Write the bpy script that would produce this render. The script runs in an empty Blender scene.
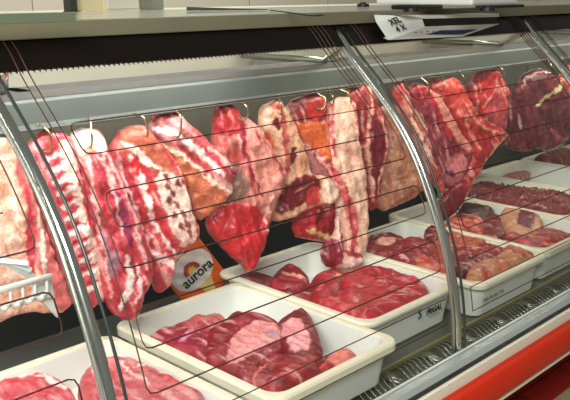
import bpy, bmesh, math, random
import numpy as np
from mathutils import Vector, Matrix, noise
from mathutils.geometry import delaunay_2d_cdt

# ------------------------------------------------------------------ camera
SC = 0.85           # metres per survey unit
EYE = 1.36          # camera height above the floor, metres
VX, VY = np.array([1100., -12.]), np.array([-590., -12.])
PC = np.array([285., 200.])
FPX = math.sqrt(-float(np.dot(VX - PC, VY - PC)))
ax_ = np.array([VX[0]-PC[0], -(VX[1]-PC[1]), -FPX]); ax_ /= np.linalg.norm(ax_)
ay_ = np.array([VY[0]-PC[0], -(VY[1]-PC[1]), -FPX]); ay_ /= np.linalg.norm(ay_)
RM = np.array([ax_, ay_, np.cross(ax_, ay_)])
scene = bpy.context.scene
C = scene.collection
cam_data = bpy.data.cameras.new('camera')
cam = bpy.data.objects.new('camera', cam_data); C.objects.link(cam)
cam_data.sensor_width = 36; cam_data.lens = FPX/570*36; cam_data.clip_start = .05
M4 = Matrix.Identity(4)
for i in range(3):
    for j in range(3): M4[i][j] = RM[i][j]
M4[2][3] = EYE
cam.matrix_world = M4
scene.camera = cam

# ------------------------------------------------------------------ light
world = bpy.data.worlds.new('world'); scene.world = world; world.use_nodes = True
world.node_tree.nodes['Background'].inputs[0].default_value = (.92, .95, .86, 1)
world.node_tree.nodes['Background'].inputs[1].default_value = .22
def area(name, loc, target, size, size_y, power, col=(1, 1, .96)):
    d = bpy.data.lights.new(name, 'AREA'); d.shape = 'RECTANGLE'; d.size = size; d.size_y = size_y
    d.energy = power; d.color = col
    o = bpy.data.objects.new(name, d); C.objects.link(o); o.location = loc
    o.rotation_euler = (Vector(target)-Vector(loc)).to_track_quat('-Z', 'Y').to_euler()
    return o
area('ceiling_lamp_light', (-.7, -.1, 2.3), (1.5, 1.5, .7), 1.3, .6, 88)
area('ceiling_lamp_light', (3.0, 3.2, 2.6), (3.0, 3.6, 0), 3.0, .5, 30, (1, .98, .88))
for cx_, ln_, pw_, cl_ in ((.55, 1.9, 8., (1, .98, .94)), (2.75, 2.2, 5.5, (1, .95, .80))):
    tl = area('case_tube_light', (cx_, 1.485, 1.222), (0, 0, 0), ln_, .03, pw_, cl_); tl.rotation_euler = (math.radians(16), 0, 0)
for cx_, ln_, pw_, cl_ in ((.9, 2.4, 4.2, (1, 1, .94)), (3.3, 2.2, 1.7, (1, .97, .84))):
    tl = area('rear_fill_light', (cx_, 1.84, 1.25), (0, 0, 0), ln_, .04, pw_, cl_); tl.rotation_euler = (math.radians(12), 0, 0)  # unseen fill added under the rear of the shelf to brighten the back panel
scene.view_settings.view_transform = 'Standard'; scene.view_settings.look = 'None'
scene.view_settings.exposure = 0.1; scene.view_settings.gamma = 1.0
scene.view_settings.use_curve_mapping = False
scene.cycles.transparent_max_bounces = 24

# ------------------------------------------------------------------ survey helpers
def W(p): return (p[0]*SC, p[1]*SC, p[2]*SC+EYE)
def ray(x, y): return RM @ np.array([x-PC[0], -(y-PC[1]), -FPX])
def onaxis(x, y, ax, v):
    d = ray(x, y); return d*(v/d[ax])
def onplane(x, y, P0, N):
    d = ray(x, y); return d*(np.dot(P0, N)/np.dot(d, N))
def lin(c):
    return tuple(((v/255)/12.92 if v/255 <= .04045 else ((v/255+.055)/1.055)**2.4) for v in c)

# ------------------------------------------------------------------ materials
def mat(name, col, rough=.5, metal=0., noise_amt=0., nscale=20., bump=0., coat=0., spec=.5, stretch=None, emit=None):
    m = bpy.data.materials.new(name); m.use_nodes = True
    nt = m.node_tree; b = nt.nodes['Principled BSDF']
    b.inputs['Base Color'].default_value = (*lin(col), 1)
    b.inputs['Roughness'].default_value = rough; b.inputs['Metallic'].default_value = metal
    b.inputs['Coat Weight'].default_value = coat; b.inputs['Specular IOR Level'].default_value = spec
    tc = nt.nodes.new('ShaderNodeTexCoord'); mp = nt.nodes.new('ShaderNodeMapping')
    nt.links.new(tc.outputs['Object'], mp.inputs[0])
    if stretch: mp.inputs['Scale'].default_value = stretch
    n = nt.nodes.new('ShaderNodeTexNoise'); n.inputs['Scale'].default_value = nscale; n.inputs['Detail'].default_value = 6
    nt.links.new(mp.outputs[0], n.inputs['Vector'])
    if noise_amt:
        r = nt.nodes.new('ShaderNodeMapRange'); r.inputs['To Min'].default_value = 1-noise_amt; r.inputs['To Max'].default_value = 1+noise_amt
        nt.links.new(n.outputs['Fac'], r.inputs['Value'])
        v = nt.nodes.new('ShaderNodeVectorMath'); v.operation = 'SCALE'; v.inputs[0].default_value = lin(col)
        nt.links.new(r.outputs[0], v.inputs['Scale']); nt.links.new(v.outputs[0], b.inputs['Base Color'])
        r2 = nt.nodes.new('ShaderNodeMapRange'); r2.inputs['To Min'].default_value = max(0, rough-.08); r2.inputs['To Max'].default_value = rough+.08
        nt.links.new(n.outputs['Fac'], r2.inputs['Value']); nt.links.new(r2.outputs[0], b.inputs['Roughness'])
    if bump:
        bp = nt.nodes.new('ShaderNodeBump'); bp.inputs['Strength'].default_value = bump; bp.inputs['Distance'].default_value = .003
        nt.links.new(n.outputs['Fac'], bp.inputs['Height']); nt.links.new(bp.outputs[0], b.inputs['Normal'])
    return m
STEEL = mat('brushed_steel', (176, 178, 170), .36, .85, .12, 8, .05, stretch=(1, 30, 30))
SHELF_EDGE = mat('shelf_edge_steel', (136, 132, 108), .5, .3, .10, 10, .03)
SHELF_TOP = mat('shelf_top_enamel', (214, 214, 198), .16, .25, .04, 6)
RAIL_M = mat('hanging_rail_aluminium', (96, 102, 98), .5, .3, .12, 14, .05)
BACK_M = mat('back_panel_steel', (142, 146, 132), .5, .1, .12, 5, .03)
CANOPY_M = mat('canopy_liner', (160, 158, 142), .5, .0, .08, 5)
DARK = mat('dark_duct_plastic', (30, 32, 30), .4, 0, .2, 12)
BLACK = mat('black_rubber', (14, 13, 12), .55, 0, .1, 10)
DECK = mat('deck_steel', (112, 114, 110), .4, .6, .12, 10)
GRILLE = mat('grille_steel', (138, 142, 132), .25, .8, .1, 30)
CHROME = mat('polished_steel', (200, 202, 196), .16, 1., .05, 10)
ALU = mat('satin_aluminium_rail', (186, 192, 190), .38, .5, .05, 10)
CREAM = mat('cream_enamel', (236, 230, 208), .3, 0, .03, 8)
RED = mat('red_bumper_plastic', (214, 46, 16), .5, 0, .05, 6, spec=.3)
TRAY = mat('white_food_plastic', (228, 231, 224), .38, 0, .035, 12)
TRAYRIM = mat('cream_plastic_rim', (226, 221, 198), .35, 0, .03, 12)
HOOKM = mat('hook_steel', (178, 166, 130), .25, .9, .2, 60)
WIREM = mat('heating_wire_copper', (58, 22, 16), .6, 0, .1, 50)
WHITEP = mat('white_powder_coat', (216, 218, 212), .35, 0, .04, 20)
BEIGE = mat('beige_machine_enamel', (236, 222, 178), .4, 0, .03, 10)
BEIGE2 = mat('pale_machine_panel', (232, 230, 212), .4, 0, .03, 10)
CHAR = mat('charcoal_plastic', (52, 56, 52), .5, 0, .2, 60)
GREYCAB = mat('grey_slatted_metal', (150, 152, 140), .5, .2, .12, 4, stretch=(1, 1, 40))
GREENGR = mat('grey_green_glass', (98, 108, 88), .3, 0, .15, 5)
BLUE = mat('navy_logo_blue', (30, 44, 88), .4)
INK = mat('black_ink', (18, 18, 20), .6)
INKG = mat('faded_grey_ink', (120, 122, 112), .6)
WALLM = mat('white_wall_paint', (222, 222, 206), .6, 0, .03, 3)

def glass_mat(name, dark=False, tint=(1, 1, 1)):
    m = bpy.data.materials.new(name); m.use_nodes = True; nt = m.node_tree; nt.nodes.clear()
    out = nt.nodes.new('ShaderNodeOutputMaterial'); mx = nt.nodes.new('ShaderNodeMixShader')
    t = nt.nodes.new('ShaderNodeBsdfTransparent'); g = nt.nodes.new('ShaderNodeBsdfGlossy')
    t.inputs[0].default_value = (*tint, 1); g.inputs['Roughness'].default_value = .01; g.inputs[0].default_value = (1, 1, 1, 1)
    lw = nt.nodes.new('ShaderNodeLayerWeight'); lw.inputs[0].default_value = .5
    pw = nt.nodes.new('ShaderNodeMath'); pw.operation = 'POWER'; pw.inputs[1].default_value = 4.5; nt.links.new(lw.outputs['Facing'], pw.inputs[0])
    ma = nt.nodes.new('ShaderNodeMath'); ma.operation = 'MULTIPLY_ADD'; ma.inputs[1].default_value = .5; ma.inputs[2].default_value = .022; nt.links.new(pw.outputs[0], ma.inputs[0])
    nt.links.new(ma.outputs[0], mx.inputs[0]); nt.links.new(t.outputs[0], mx.inputs[1]); nt.links.new(g.outputs[0], mx.inputs[2])
    nt.links.new(mx.outputs[0], out.inputs[0]); return m
GLASS = glass_mat('clear_glass', tint=(.985, .99, .98))
WRAP = glass_mat('clear_wrap')
FRIT = mat('black_glass_print', (20, 15, 12), .35, 0, .1, 10, spec=.12)

def floor_mat():
    m = bpy.data.materials.new('floor_tiles'); m.use_nodes = True; nt = m.node_tree; b = nt.nodes['Principled BSDF']
    tc = nt.nodes.new('ShaderNodeTexCoord'); sp = nt.nodes.new('ShaderNodeSeparateXYZ'); nt.links.new(tc.outputs['Object'], sp.inputs[0])
    gt = nt.nodes.new('ShaderNodeMath'); gt.operation = 'GREATER_THAN'; gt.inputs[1].default_value = 1.292*SC; nt.links.new(sp.outputs['Y'], gt.inputs[0])
    br = nt.nodes.new('ShaderNodeTexBrick'); nt.links.new(tc.outputs['Object'], br.inputs['Vector'])
    br.offset = 0; br.inputs['Scale'].default_value = 1; br.inputs['Brick Width'].default_value = .3; br.inputs['Row Height'].default_value = .3
    br.inputs['Mortar Size'].default_value = .003
    br.inputs['Color1'].default_value = (*lin((186, 48, 42)), 1); br.inputs['Color2'].default_value = (*lin((170, 40, 36)), 1); br.inputs['Mortar'].default_value = (*lin((58, 14, 12)), 1)
    br2 = nt.nodes.new('ShaderNodeTexBrick'); nt.links.new(tc.outputs['Object'], br2.inputs['Vector'])
    br2.offset = 0; br2.inputs['Scale'].default_value = 1; br2.inputs['Brick Width'].default_value = .3; br2.inputs['Row Height'].default_value = .3
    br2.inputs['Mortar Size'].default_value = .003
    br2.inputs['Color1'].default_value = (*lin((196, 182, 150)), 1); br2.inputs['Color2'].default_value = (*lin((186, 172, 142)), 1); br2.inputs['Mortar'].default_value = (*lin((110, 100, 84)), 1)
    mx = nt.nodes.new('ShaderNodeMix'); mx.data_type = 'RGBA'
    nt.links.new(gt.outputs[0], mx.inputs[0]); nt.links.new(br2.outputs[0], mx.inputs[6]); nt.links.new(br.outputs[0], mx.inputs[7])
    nt.links.new(mx.outputs[2], b.inputs['Base Color']); b.inputs['Roughness'].default_value = .35
    return m
def wall_mat():
    m = bpy.data.materials.new('wall_boards'); m.use_nodes = True; nt = m.node_tree; b = nt.nodes['Principled BSDF']
    tc = nt.nodes.new('ShaderNodeTexCoord'); br = nt.nodes.new('ShaderNodeTexBrick')
    mp = nt.nodes.new('ShaderNodeMapping'); mp.inputs['Rotation'].default_value = (math.pi/2, 0, 0); mp.inputs['Location'].default_value = (.12, 0, 0)
    nt.links.new(tc.outputs['Object'], mp.inputs[0]); nt.links.new(mp.outputs[0], br.inputs['Vector'])
    br.offset = 0; br.inputs['Scale'].default_value = 1; br.inputs['Brick Width'].default_value = .9; br.inputs['Row Height'].default_value = 3
    br.inputs['Mortar Size'].default_value = .004
    br.inputs['Color1'].default_value = (*lin((228, 227, 208)), 1); br.inputs['Color2'].default_value = (*lin((222, 222, 206)), 1); br.inputs['Mortar'].default_value = (*lin((150, 150, 136)), 1)
    nt.links.new(br.outputs[0], b.inputs['Base Color']); b.inputs['Roughness'].default_value = .5
    return m

def meat_mat(name, rough=.36, coat=.14, wrap=False):
    m = bpy.data.materials.new(name); m.use_nodes = True; nt = m.node_tree; b = nt.nodes['Principled BSDF']
    at = nt.nodes.new('ShaderNodeAttribute'); at.attribute_name = 'tissue'
    tc = nt.nodes.new('ShaderNodeTexCoord')
    n1 = nt.nodes.new('ShaderNodeTexNoise'); n1.inputs['Scale'].default_value = 70; n1.inputs['Detail'].default_value = 8; n1.inputs['Distortion'].default_value = 1.5
    nt.links.new(tc.outputs['Object'], n1.inputs['Vector'])
    n2 = nt.nodes.new('ShaderNodeTexNoise'); n2.inputs['Scale'].default_value = 28; n2.inputs['Detail'].default_value = 10; n2.inputs['Distortion'].default_value = 3.
    nt.links.new(tc.outputs['Object'], n2.inputs['Vector'])
    r = nt.nodes.new('ShaderNodeMapRange'); r.inputs['From Min'].default_value = .3; r.inputs['From Max'].default_value = .7
    r.inputs['To Min'].default_value = .68; r.inputs['To Max'].default_value = 1.22
    nt.links.new(n1.outputs['Fac'], r.inputs['Value'])
    v = nt.nodes.new('ShaderNodeVectorMath'); v.operation = 'SCALE'
    nt.links.new(at.outputs['Color'], v.inputs[0]); nt.links.new(r.outputs[0], v.inputs['Scale'])
    # thin connective tissue veins
    sb = nt.nodes.new('ShaderNodeMath'); sb.operation = 'SUBTRACT'; sb.inputs[1].default_value = .5; nt.links.new(n2.outputs['Fac'], sb.inputs[0])
    ab = nt.nodes.new('ShaderNodeMath'); ab.operation = 'ABSOLUTE'; nt.links.new(sb.outputs[0], ab.inputs[0])
    mr = nt.nodes.new('ShaderNodeMapRange'); mr.inputs['From Min'].default_value = 0; mr.inputs['From Max'].default_value = .018
    mr.inputs['To Min'].default_value = .13; mr.inputs['To Max'].default_value = 0
    nt.links.new(ab.outputs[0], mr.inputs['Value'])
    mx = nt.nodes.new('ShaderNodeMix'); mx.data_type = 'RGBA'; mx.inputs[7].default_value = (*lin((214, 120, 108)), 1)
    nt.links.new(mr.outputs[0], mx.inputs[0]); nt.links.new(v.outputs[0], mx.inputs[6]); nt.links.new(mx.outputs[2], b.inputs['Base Color'])
    b.inputs['Roughness'].default_value = rough; b.inputs['Coat Weight'].default_value = coat; b.inputs['Coat Roughness'].default_value = .18
    bp = nt.nodes.new('ShaderNodeBump'); bp.inputs['Strength'].default_value = .7; bp.inputs['Distance'].default_value = .004
    nt.links.new(n2.outputs['Fac'], bp.inputs['Height']); nt.links.new(bp.outputs[0], b.inputs['Normal'])
    return m
MEAT = meat_mat('raw_meat'); MEATW = meat_mat('glossy_raw_meat', .24, .4)
def mince_mat():
    m = meat_mat('minced_meat', .45, .15); return m
MINCE = mince_mat()

# ------------------------------------------------------------------ object helpers
def tag(o, label=None, cat=None, group=None, kind=None):
    if label: o['label'] = label
    if cat: o['category'] = cat
    if group: o['group'] = group
    if kind: o['kind'] = kind
    return o
def empty(name, loc):
    o = bpy.data.objects.new(name, None); C.objects.link(o); o.location = loc; o.empty_display_size = .05
    return o
def mk(name, verts, faces, m, parent=None, origin=None, smooth=False, cols=None):
    """verts are world metres; stored relative to origin / parent"""
    off = Vector((0, 0, 0)); loc = Vector((0, 0, 0)); base = Vector((0, 0, 0))
    p = parent
    while p is not None: base += p.location; p = p.parent
    if origin is not None: off = Vector(origin); loc = off
    elif parent is not None: off = base
    me = bpy.data.meshes.new(name)
    me.from_pydata([(v[0]-off[0], v[1]-off[1], v[2]-off[2]) for v in verts], [], faces)
    me.materials.append(m)
    if smooth: me.polygons.foreach_set('use_smooth', [True]*len(me.polygons))
    if cols is not None:
        a = me.color_attributes.new('tissue', 'FLOAT_COLOR', 'POINT')
        a.data.foreach_set('color', np.array([(*c, 1.) for c in cols], dtype=np.float32).ravel())
    me.update()
    o = bpy.data.objects.new(name, me); C.objects.link(o)
    if origin is not None:
        o.location = loc-base if parent is not None else loc
    if parent is not None: o.parent = parent
    return o
class MB:
    def __init__(s): s.v = []; s.f = []
    def add(s, v, f):
        n = len(s.v); s.v += [tuple(x) for x in v]; s.f += [tuple(i+n for i in q) for q in f]
    def box(s, a, b, u=True):
        """a, b opposite corners in survey units, bevelled slightly"""
        x0, x1 = sorted((a[0], b[0])); y0, y1 = sorted((a[1], b[1])); z0, z1 = sorted((a[2], b[2]))
        pts = [(x, y, z) for z in (z0, z1) for (x, y) in ((x0, y0), (x1, y0), (x1, y1), (x0, y1))]
        s.add([W(p) if u else p for p in pts], [(3, 2, 1, 0), (4, 5, 6, 7), (0, 1, 5, 4), (1, 2, 6, 5), (2, 3, 7, 6), (3, 0, 4, 7)])
    def tube(s, pts, r, n=8, u=True, cap=True):
        P = [Vector(W(p)) if u else Vector(p) for p in pts]
        rs = r if isinstance(r, (list, tuple)) else [r]*len(P)
        rings = []; prev = None
        for i, p in enumerate(P):
            d = (P[min(i+1, len(P)-1)]-P[max(i-1, 0)]).normalized()
            if prev is None:
                a = d.cross(Vector((0, 0, 1)))
                if a.length < .1: a = d.cross(Vector((0, 1, 0)))
            else: a = prev-d*prev.dot(d)
            a.normalize(); prev = a; b = d.cross(a)
            rings.append([tuple(p+(a*math.cos(t*2*math.pi/n)+b*math.sin(t*2*math.pi/n))*rs[i]) for t in range(n)])
        v = [q for r_ in rings for q in r_]; f = []
        for i in range(len(P)-1):
            for k in range(n): f.append((i*n+k, i*n+(k+1) % n, (i+1)*n+(k+1) % n, (i+1)*n+k))
        if cap: f.append(tuple(range(n-1, -1, -1))); f.append(tuple((len(P)-1)*n+k for k in range(n)))
        s.add(v, f)
    def prof(s, yz, x0, x1, closed=True, u=True):
        """extrude a Y-Z profile along X"""
        n = len(yz)
        v = [W((x0, y, z)) for y, z in yz]+[W((x1, y, z)) for y, z in yz]
        f = [(i, (i+1) % n, n+(i+1) % n, n+i) for i in range(n if closed else n-1)]
        if closed: f += [tuple(range(n-1, -1, -1)), tuple(range(n, 2*n))]
        s.add(v, f)
    def build(s, name, m, parent=None, origin=None, smooth=False, bevel=0):
        o = mk(name, s.v, s.f, m, parent, origin, smooth)
        bm = bmesh.new(); bm.from_mesh(o.data); bmesh.ops.recalc_face_normals(bm, faces=bm.faces); bm.to_mesh(o.data); bm.free()
        if bevel:
            b = o.modifiers.new('bevel', 'BEVEL'); b.width = bevel; b.segments = 2; b.limit_method = 'ANGLE'
        return o
def smooth_path(pts, k=6):
    pts = [np.array(p, float) for p in pts]; out = []
    for i in range(len(pts)-1):
        p0 = pts[max(i-1, 0)]; p1 = pts[i]; p2 = pts[i+1]; p3 = pts[min(i+2, len(pts)-1)]
        for j in range(k):
            t = j/k; out.append(.5*((2*p1)+(-p0+p2)*t+(2*p0-5*p1+4*p2-p3)*t*t+(-p0+3*p1-3*p2+p3)*t**3))
    out.append(pts[-1]); return out
def lettering(text, size, m, parent, loc, rot, name='lettering', shear=0, bold=0.):
    cu = bpy.data.curves.new('txt', 'FONT'); cu.body = text; cu.size = size; cu.extrude = .0004; cu.align_x = 'CENTER'; cu.align_y = 'CENTER'; cu.shear = shear
    cu.offset = bold
    t = bpy.data.objects.new('txt', cu); C.objects.link(t)
    bpy.context.view_layer.update()
    me = bpy.data.meshes.new_from_object(t.evaluated_get(bpy.context.evaluated_depsgraph_get()))
    bpy.data.objects.remove(t)
    base = Vector((0, 0, 0)); p = parent
    while p is not None: base += p.location; p = p.parent
    o = bpy.data.objects.new(name, me); C.objects.link(o); me.materials.clear(); me.materials.append(m)
    o.parent = parent; o.location = Vector(loc)-base; o.rotation_euler = rot
    return o

# ------------------------------------------------------------------ room
def struct(o): o['kind'] = 'structure'; return o
b = MB(); b.add([(-3, -3, 0), (9, -3, 0), (9, 6, 0), (-3, 6, 0)], [(0, 1, 2, 3)]); struct(b.build('floor', floor_mat()))
b = MB(); b.add([(-3, 4.6, 0), (9, 4.6, 0), (9, 4.6, 3), (-3, 4.6, 3)], [(0, 1, 2, 3)]); struct(b.build('wall_back', wall_mat()))
b = MB(); b.add([(9, -3, 0), (9, 4.6, 0), (9, 4.6, 3), (9, -3, 3)], [(0, 1, 2, 3)]); struct(b.build('wall_right', WALLM))

# ------------------------------------------------------------------ display counter
X0, X1 = -.4, 5.6
GP = [(1.735, -.112), (1.70, -.14), (1.655, -.19), (1.59, -.25), (1.51, -.325), (1.435, -.41), (1.375, -.5), (1.325, -.6), (1.285, -.69), (1.25, -.79), (1.228, -.88), (1.213, -.97), (1.207, -1.067)]
GS = [tuple(p) for p in smooth_path(GP, 4)]
GA = np.array(GS); GL = np.r_[0, np.cumsum(np.linalg.norm(np.diff(GA, axis=0), axis=1))]
def gl(s, off=0.):
    y = float(np.interp(s, GL, GA[:, 0])); z = float(np.interp(s, GL, GA[:, 1]))
    y2 = float(np.interp(s+.01, GL, GA[:, 0])); z2 = float(np.interp(s+.01, GL, GA[:, 1])); y1 = float(np.interp(s-.01, GL, GA[:, 0])); z1 = float(np.interp(s-.01, GL, GA[:, 1]))
    t = np.array([y2-y1, z2-z1]); t /= np.linalg.norm(t)+1e-9
    return y+t[1]*off, z-t[0]*off      # +off = outward (towards customers)
case = empty('refrigerated_meat_counter', W((2.6, 1.7, -1.6)))
tag(case, 'long steel meat display counter with curved glass front, red bumper and hanging rail', 'display counter')
b = MB(); b.prof([(1.72, -.074), (1.725, -.111), (2.36, -.111), (2.36, -.074)], X0, X1); b.build('top_shelf', SHELF_TOP, case, bevel=.002)
b = MB(); b.prof([(1.708, -.0725), (1.718, -.1125), (1.735, -.1125), (1.735, -.0725)], X0, X1); b.build('shelf_edge', SHELF_EDGE, case, bevel=.002)
# canopy liner: the sloping underside above the rail and the upper back
b = MB(); b.prof([(2.36, -.112), (2.33, -.30), (2.34, -.30), (2.37, -.112)], X0, X1); b.build('canopy_liner', CANOPY_M, case)
b = MB(); b.prof([(2.33, -.30), (2.33, -.72), (2.36, -.72), (2.36, -.30)], X0, X1); b.build('back_panel', BACK_M, case)
for i in range(5):
    x = X0+.05+i*1.2
    b = MB(); b.prof([(2.318, -.32), (2.318, -.70), (2.328, -.70), (2.328, -.32)], x, x+1.1); b.build('sliding_door', BACK_M, case, bevel=.003)
b = MB(); b.prof([(2.33, -.72), (2.26, -.78), (2.24, -1.085), (2.36, -1.085), (2.36, -.72)], X0, X1); b.build('rear_air_duct', DARK, case)
b = MB(); b.prof([(1.32, -1.085), (2.3, -1.085), (2.3, -1.11), (1.32, -1.11)], X0, X1); b.build('deck', DECK, case)
b = MB(); b.prof([(1.316, -1.084), (1.326, -1.084), (1.326, -1.11), (1.316, -1.11)], X0, X1); b.build('deck_lip', mat('brass_toned_lip', (168, 160, 112), .4, .5), case, bevel=.001)
# air grille: tray with wavy ribs
b = MB(); b.prof([(1.212, -1.096), (1.318, -1.096), (1.318, -1.125), (1.222, -1.125)], X0, X1); b.build('grille_bed', mat('grille_bed_dark', (66, 68, 60), .45, .4), case)
b = MB()
x = X0+.02; k = 0
while x < X1-.05:
    if k % 9 < 7:
        seg = []
        for j in range(7):
            t = j/6; seg.append((x+.022*t-.006*math.sin(t*math.pi*2), 1.23+.08*t, -1.091+.010*math.sin(t*math.pi)))
        b.tube(seg, [.0024]*7, 5)
    elif k % 9 == 7:
        b.box((x-.004, 1.235, -1.094), (x+.030, 1.308, -1.086))
    x += .022; k += 1
g_ = b.build('air_grille', GRILLE, case, smooth=True)
b = MB(); b.prof([(1.210, -1.0675), (1.19, -1.068), (1.172, -1.072), (1.156, -1.079), (1.150, -1.098), (1.210, -1.11)], X0, X1); b.build('front_rail', ALU, case, bevel=.002)
b = MB(); b.prof([(1.203, -1.0665), (1.196, -1.0665), (1.196, -1.0630), (1.203, -1.0630)], X0, X1); b.build('glass_seat_strip', WHITEP, case)
b = MB(); b.prof([(1.156, -1.080), (1.146, -1.081), (1.146, -1.088), (1.156, -1.089)], X0, X1); b.build('black_seal', BLACK, case)
b = MB(); b.prof([(1.156, -1.088), (1.135, -1.089), (1.128, -1.15), (1.138, -1.24), (1.16, -1.26), (1.6, -1.26), (1.6, -1.12), (1.25, -1.115)], X0, X1); b.build('front_panel', CREAM, case)
arc = [(1.128, -1.118)]+[(1.112-.022*math.sin(a)*1.0, -1.170+.048*math.cos(a)) for a in np.linspace(.15, math.pi-.1, 10)]+[(1.128, -1.226)]
b = MB(); b.prof(arc, X0, X1); b.build('bumper', RED, case, smooth=False)
b = MB(); b.prof([(1.104, -1.222), (1.128, -1.222), (1.128, -1.230), (1.104, -1.230)], X0, X1); b.build('bumper_trim', CREAM, case)
b = MB(); b.prof([(1.62, -1.26), (2.3, -1.26), (2.3, -1.6), (1.62, -1.6)], X0, X1); b.build('plinth', DARK, case)
b = MB(); b.prof([(2.36, -.112), (2.40, -.112), (2.40, -1.6), (2.36, -1.6)], X0, X1); b.build('rear_panel', STEEL, case)
for x in (X0, X1):
    b = MB(); b.prof([(1.15, -1.09), (1.15, -1.25), (1.62, -1.25), (1.62, -1.6), (2.4, -1.6), (2.4, -.08), (1.74, -.08)]+[(y+.01, z) for y, z in GS], x-.02, x); b.build('end_panel', STEEL, case)
# hanging rail profile
b = MB(); b.prof([(1.885, -.270), (1.880, -.278), (1.884, -.335), (1.868, -.345), (1.872, -.350), (1.902, -.350), (1.905, -.270)], X0, X1); b.build('hanging_rail', RAIL_M, case, bevel=.001)
b = MB(); b.prof([(1.885, -.252), (1.885, -.269), (2.0, -.269), (2.0, -.252)], X0, X1); b.build('rail_cap', mat('rail_cap_grey', (96, 94, 90), .5, .2), case)
for i in range(6):
    x = X0+1.2*i+.05
    if x > X1-.1: x = X1-.1
    b = MB(); b.tube([(x+.02, 1.70, -.165), (x+.07, 1.80, -.205), (x+.12, 1.90, -.245), (x+.12, 2.32, -.25)], .011, 10); b.build('rail_arm', CHROME, case, smooth=True)
    b = MB()
    for q in range(3):
        b = MB(); b.tube([(x+.05+q*.022, 1.765+q*.045, -.178-q*.018), (x+.05+q*.022, 1.765+q*.045, -.200-q*.018)], .007, 8)
        b.build('arm_bolt', CHROME, case)
    b = MB(); b.prof([(1.90, -.252), (2.31, -.252), (2.31, -.285), (1.90, -.285)], x+.16, x+.20); b.build('rail_bracket', STEEL, case)
# lamp housing (dark) tucked under the shelf edge, holding the tube
b = MB(); b.prof([(1.742, -.113), (1.742, -.150), (1.775, -.150), (1.80, -.113)], X0, X1); b.build('lamp_housing', BLACK, case)
# posts and glass
for i in range(6):
    x = X0+1.2*i+.010
    pts = [(x, *gl(s, -.006)) for s in np.linspace(.03, GL[-1]-.002, 34)]
    # chrome post: flat-ish strip with a round bead
    b = MB(); b.tube(pts, .0105, 12); b.build('glass_post', CHROME, case, smooth=True)
    b = MB(); b.tube([(x-.012, p[1]+.006, p[2]) for p in pts], .005, 8); b.build('post_rib', STEEL, case, smooth=True)
for i in range(5):
    xa = X0+1.2*i+.012; xb = xa+1.2-.02
    o = empty('curved_glass', W(((xa+xb)/2, 1.21, -1.067)))
    o.location = Vector(o.location)-case.location; o.parent = case
    def sheet(s0, s1, n, off, th, xa=xa, xb=xb):
        yz = [gl(s, off) for s in np.linspace(s0, s1, n)]+[gl(s, off-th) for s in np.linspace(s1, s0, n)]
        bb = MB(); bb.prof(yz, xa, xb); return bb
    FR = .094
    sheet(FR, GL[-1], 44, .004, .006).build('pane', GLASS, o, smooth=False)
    sheet(0, FR-.001, 8, .004, .006).build('black_print_band', FRIT, o)
    bb = MB()
    x = xa+.01
    while x < xb-.01:                     # dotted lower edge of the black band
        y0, z0 = gl(FR, .0046); y1, z1 = gl(FR+.012, .0046)
        bb.add([W((x, y0, z0)), W((x+.007, y0, z0)), W((x+.0035, y1, z1))], [(0, 1, 2)]); x += .014
    bb.build('print_dots', FRIT, o)
    bb = MB(); bb.tube([(xa+.028, *gl(s, .001)) for s in np.linspace(.02, GL[-1]-.002, 34)], .0035, 6); bb.build('glass_edge', mat('glass_edge_green', (70, 78, 74), .3, .5), o, smooth=True)
    # heating wire: lines across the pane with U-turns at both ends
    S = [.255, .34, .432, .516, .60, .688, .77, .86, .945, 1.02]
    XL, XR = xa-.012+.13, xa-.012+1.2-.055
    def P(x, s): return (x, *gl(s, .0055))
    def seg(s_a, s_b, x): return [P(x, s) for s in np.linspace(s_a, s_b, max(2, int(abs(s_b-s_a)/.02)))]
    R_ = .018
    def uturn(s1, s2, x, sg):   # rounded turn between two lines at side x, sg=+1 right, -1 left
        return [P(x-sg*R_, s1), P(x-sg*R_*.3, s1+R_*.25), P(x, s1+R_)]+seg(s1+R_, s2-R_, x)+[P(x-sg*R_*.3, s2-R_*.25), P(x-sg*R_, s2)]
    wires = []
    wires.append(seg(.01, S[7]-R_, xa-.012+.088)+[P(xa-.012+.095, S[7]-.004), P(XL-.02, S[7]), P(XR-R_, S[7])])
    wires.append(seg(.01, S[4]-R_, xa-.012+.108)+[P(xa-.012+.112, S[4]-.004), P(XL, S[4]), P(XR-R_, S[4])])
    wires.append([P(XR-R_, S[0])]+uturn(S[0], S[1], XL, -1)+[P(XR-R_, S[1])])
    wires.append(seg(.01, S[3]-R_, XR)+[P(XR-.006, S[3]-.004), P(XR-R_, S[3])]+uturn(S[2], S[3], XL, -1)[::-1]+[P(XR-.04, S[2])])
    wires.append(uturn(S[0], S[1], XR-.0, 1)[0:1]+seg(S[0], .01, XR-.02))
    wires.append(seg(.01, S[1], XR-.04)); wires.append(seg(.01, S[2], XR-.06)[:1]+seg(.012, S[2], XR-.06))
    wires.append([P(XR-R_, S[5])]+uturn(S[5], S[6], XL-.025, -1)+[P(XR-R_, S[6])])
    wires.append(uturn(S[4], S[5], XR, 1)); wires.append(uturn(S[6], S[7], XR, 1))
    wires.append([P(XL-.05, S[8]), P(XR, S[8])]); wires.append([P(XL-.05, S[9]), P(XR, S[9])]); wires.append(seg(S[8], S[9], XL-.05))
    for wv in wires:
        bb = MB(); bb.tube(wv, .0015, 4); bb.build('heating_wire', WIREM, o)

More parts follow.
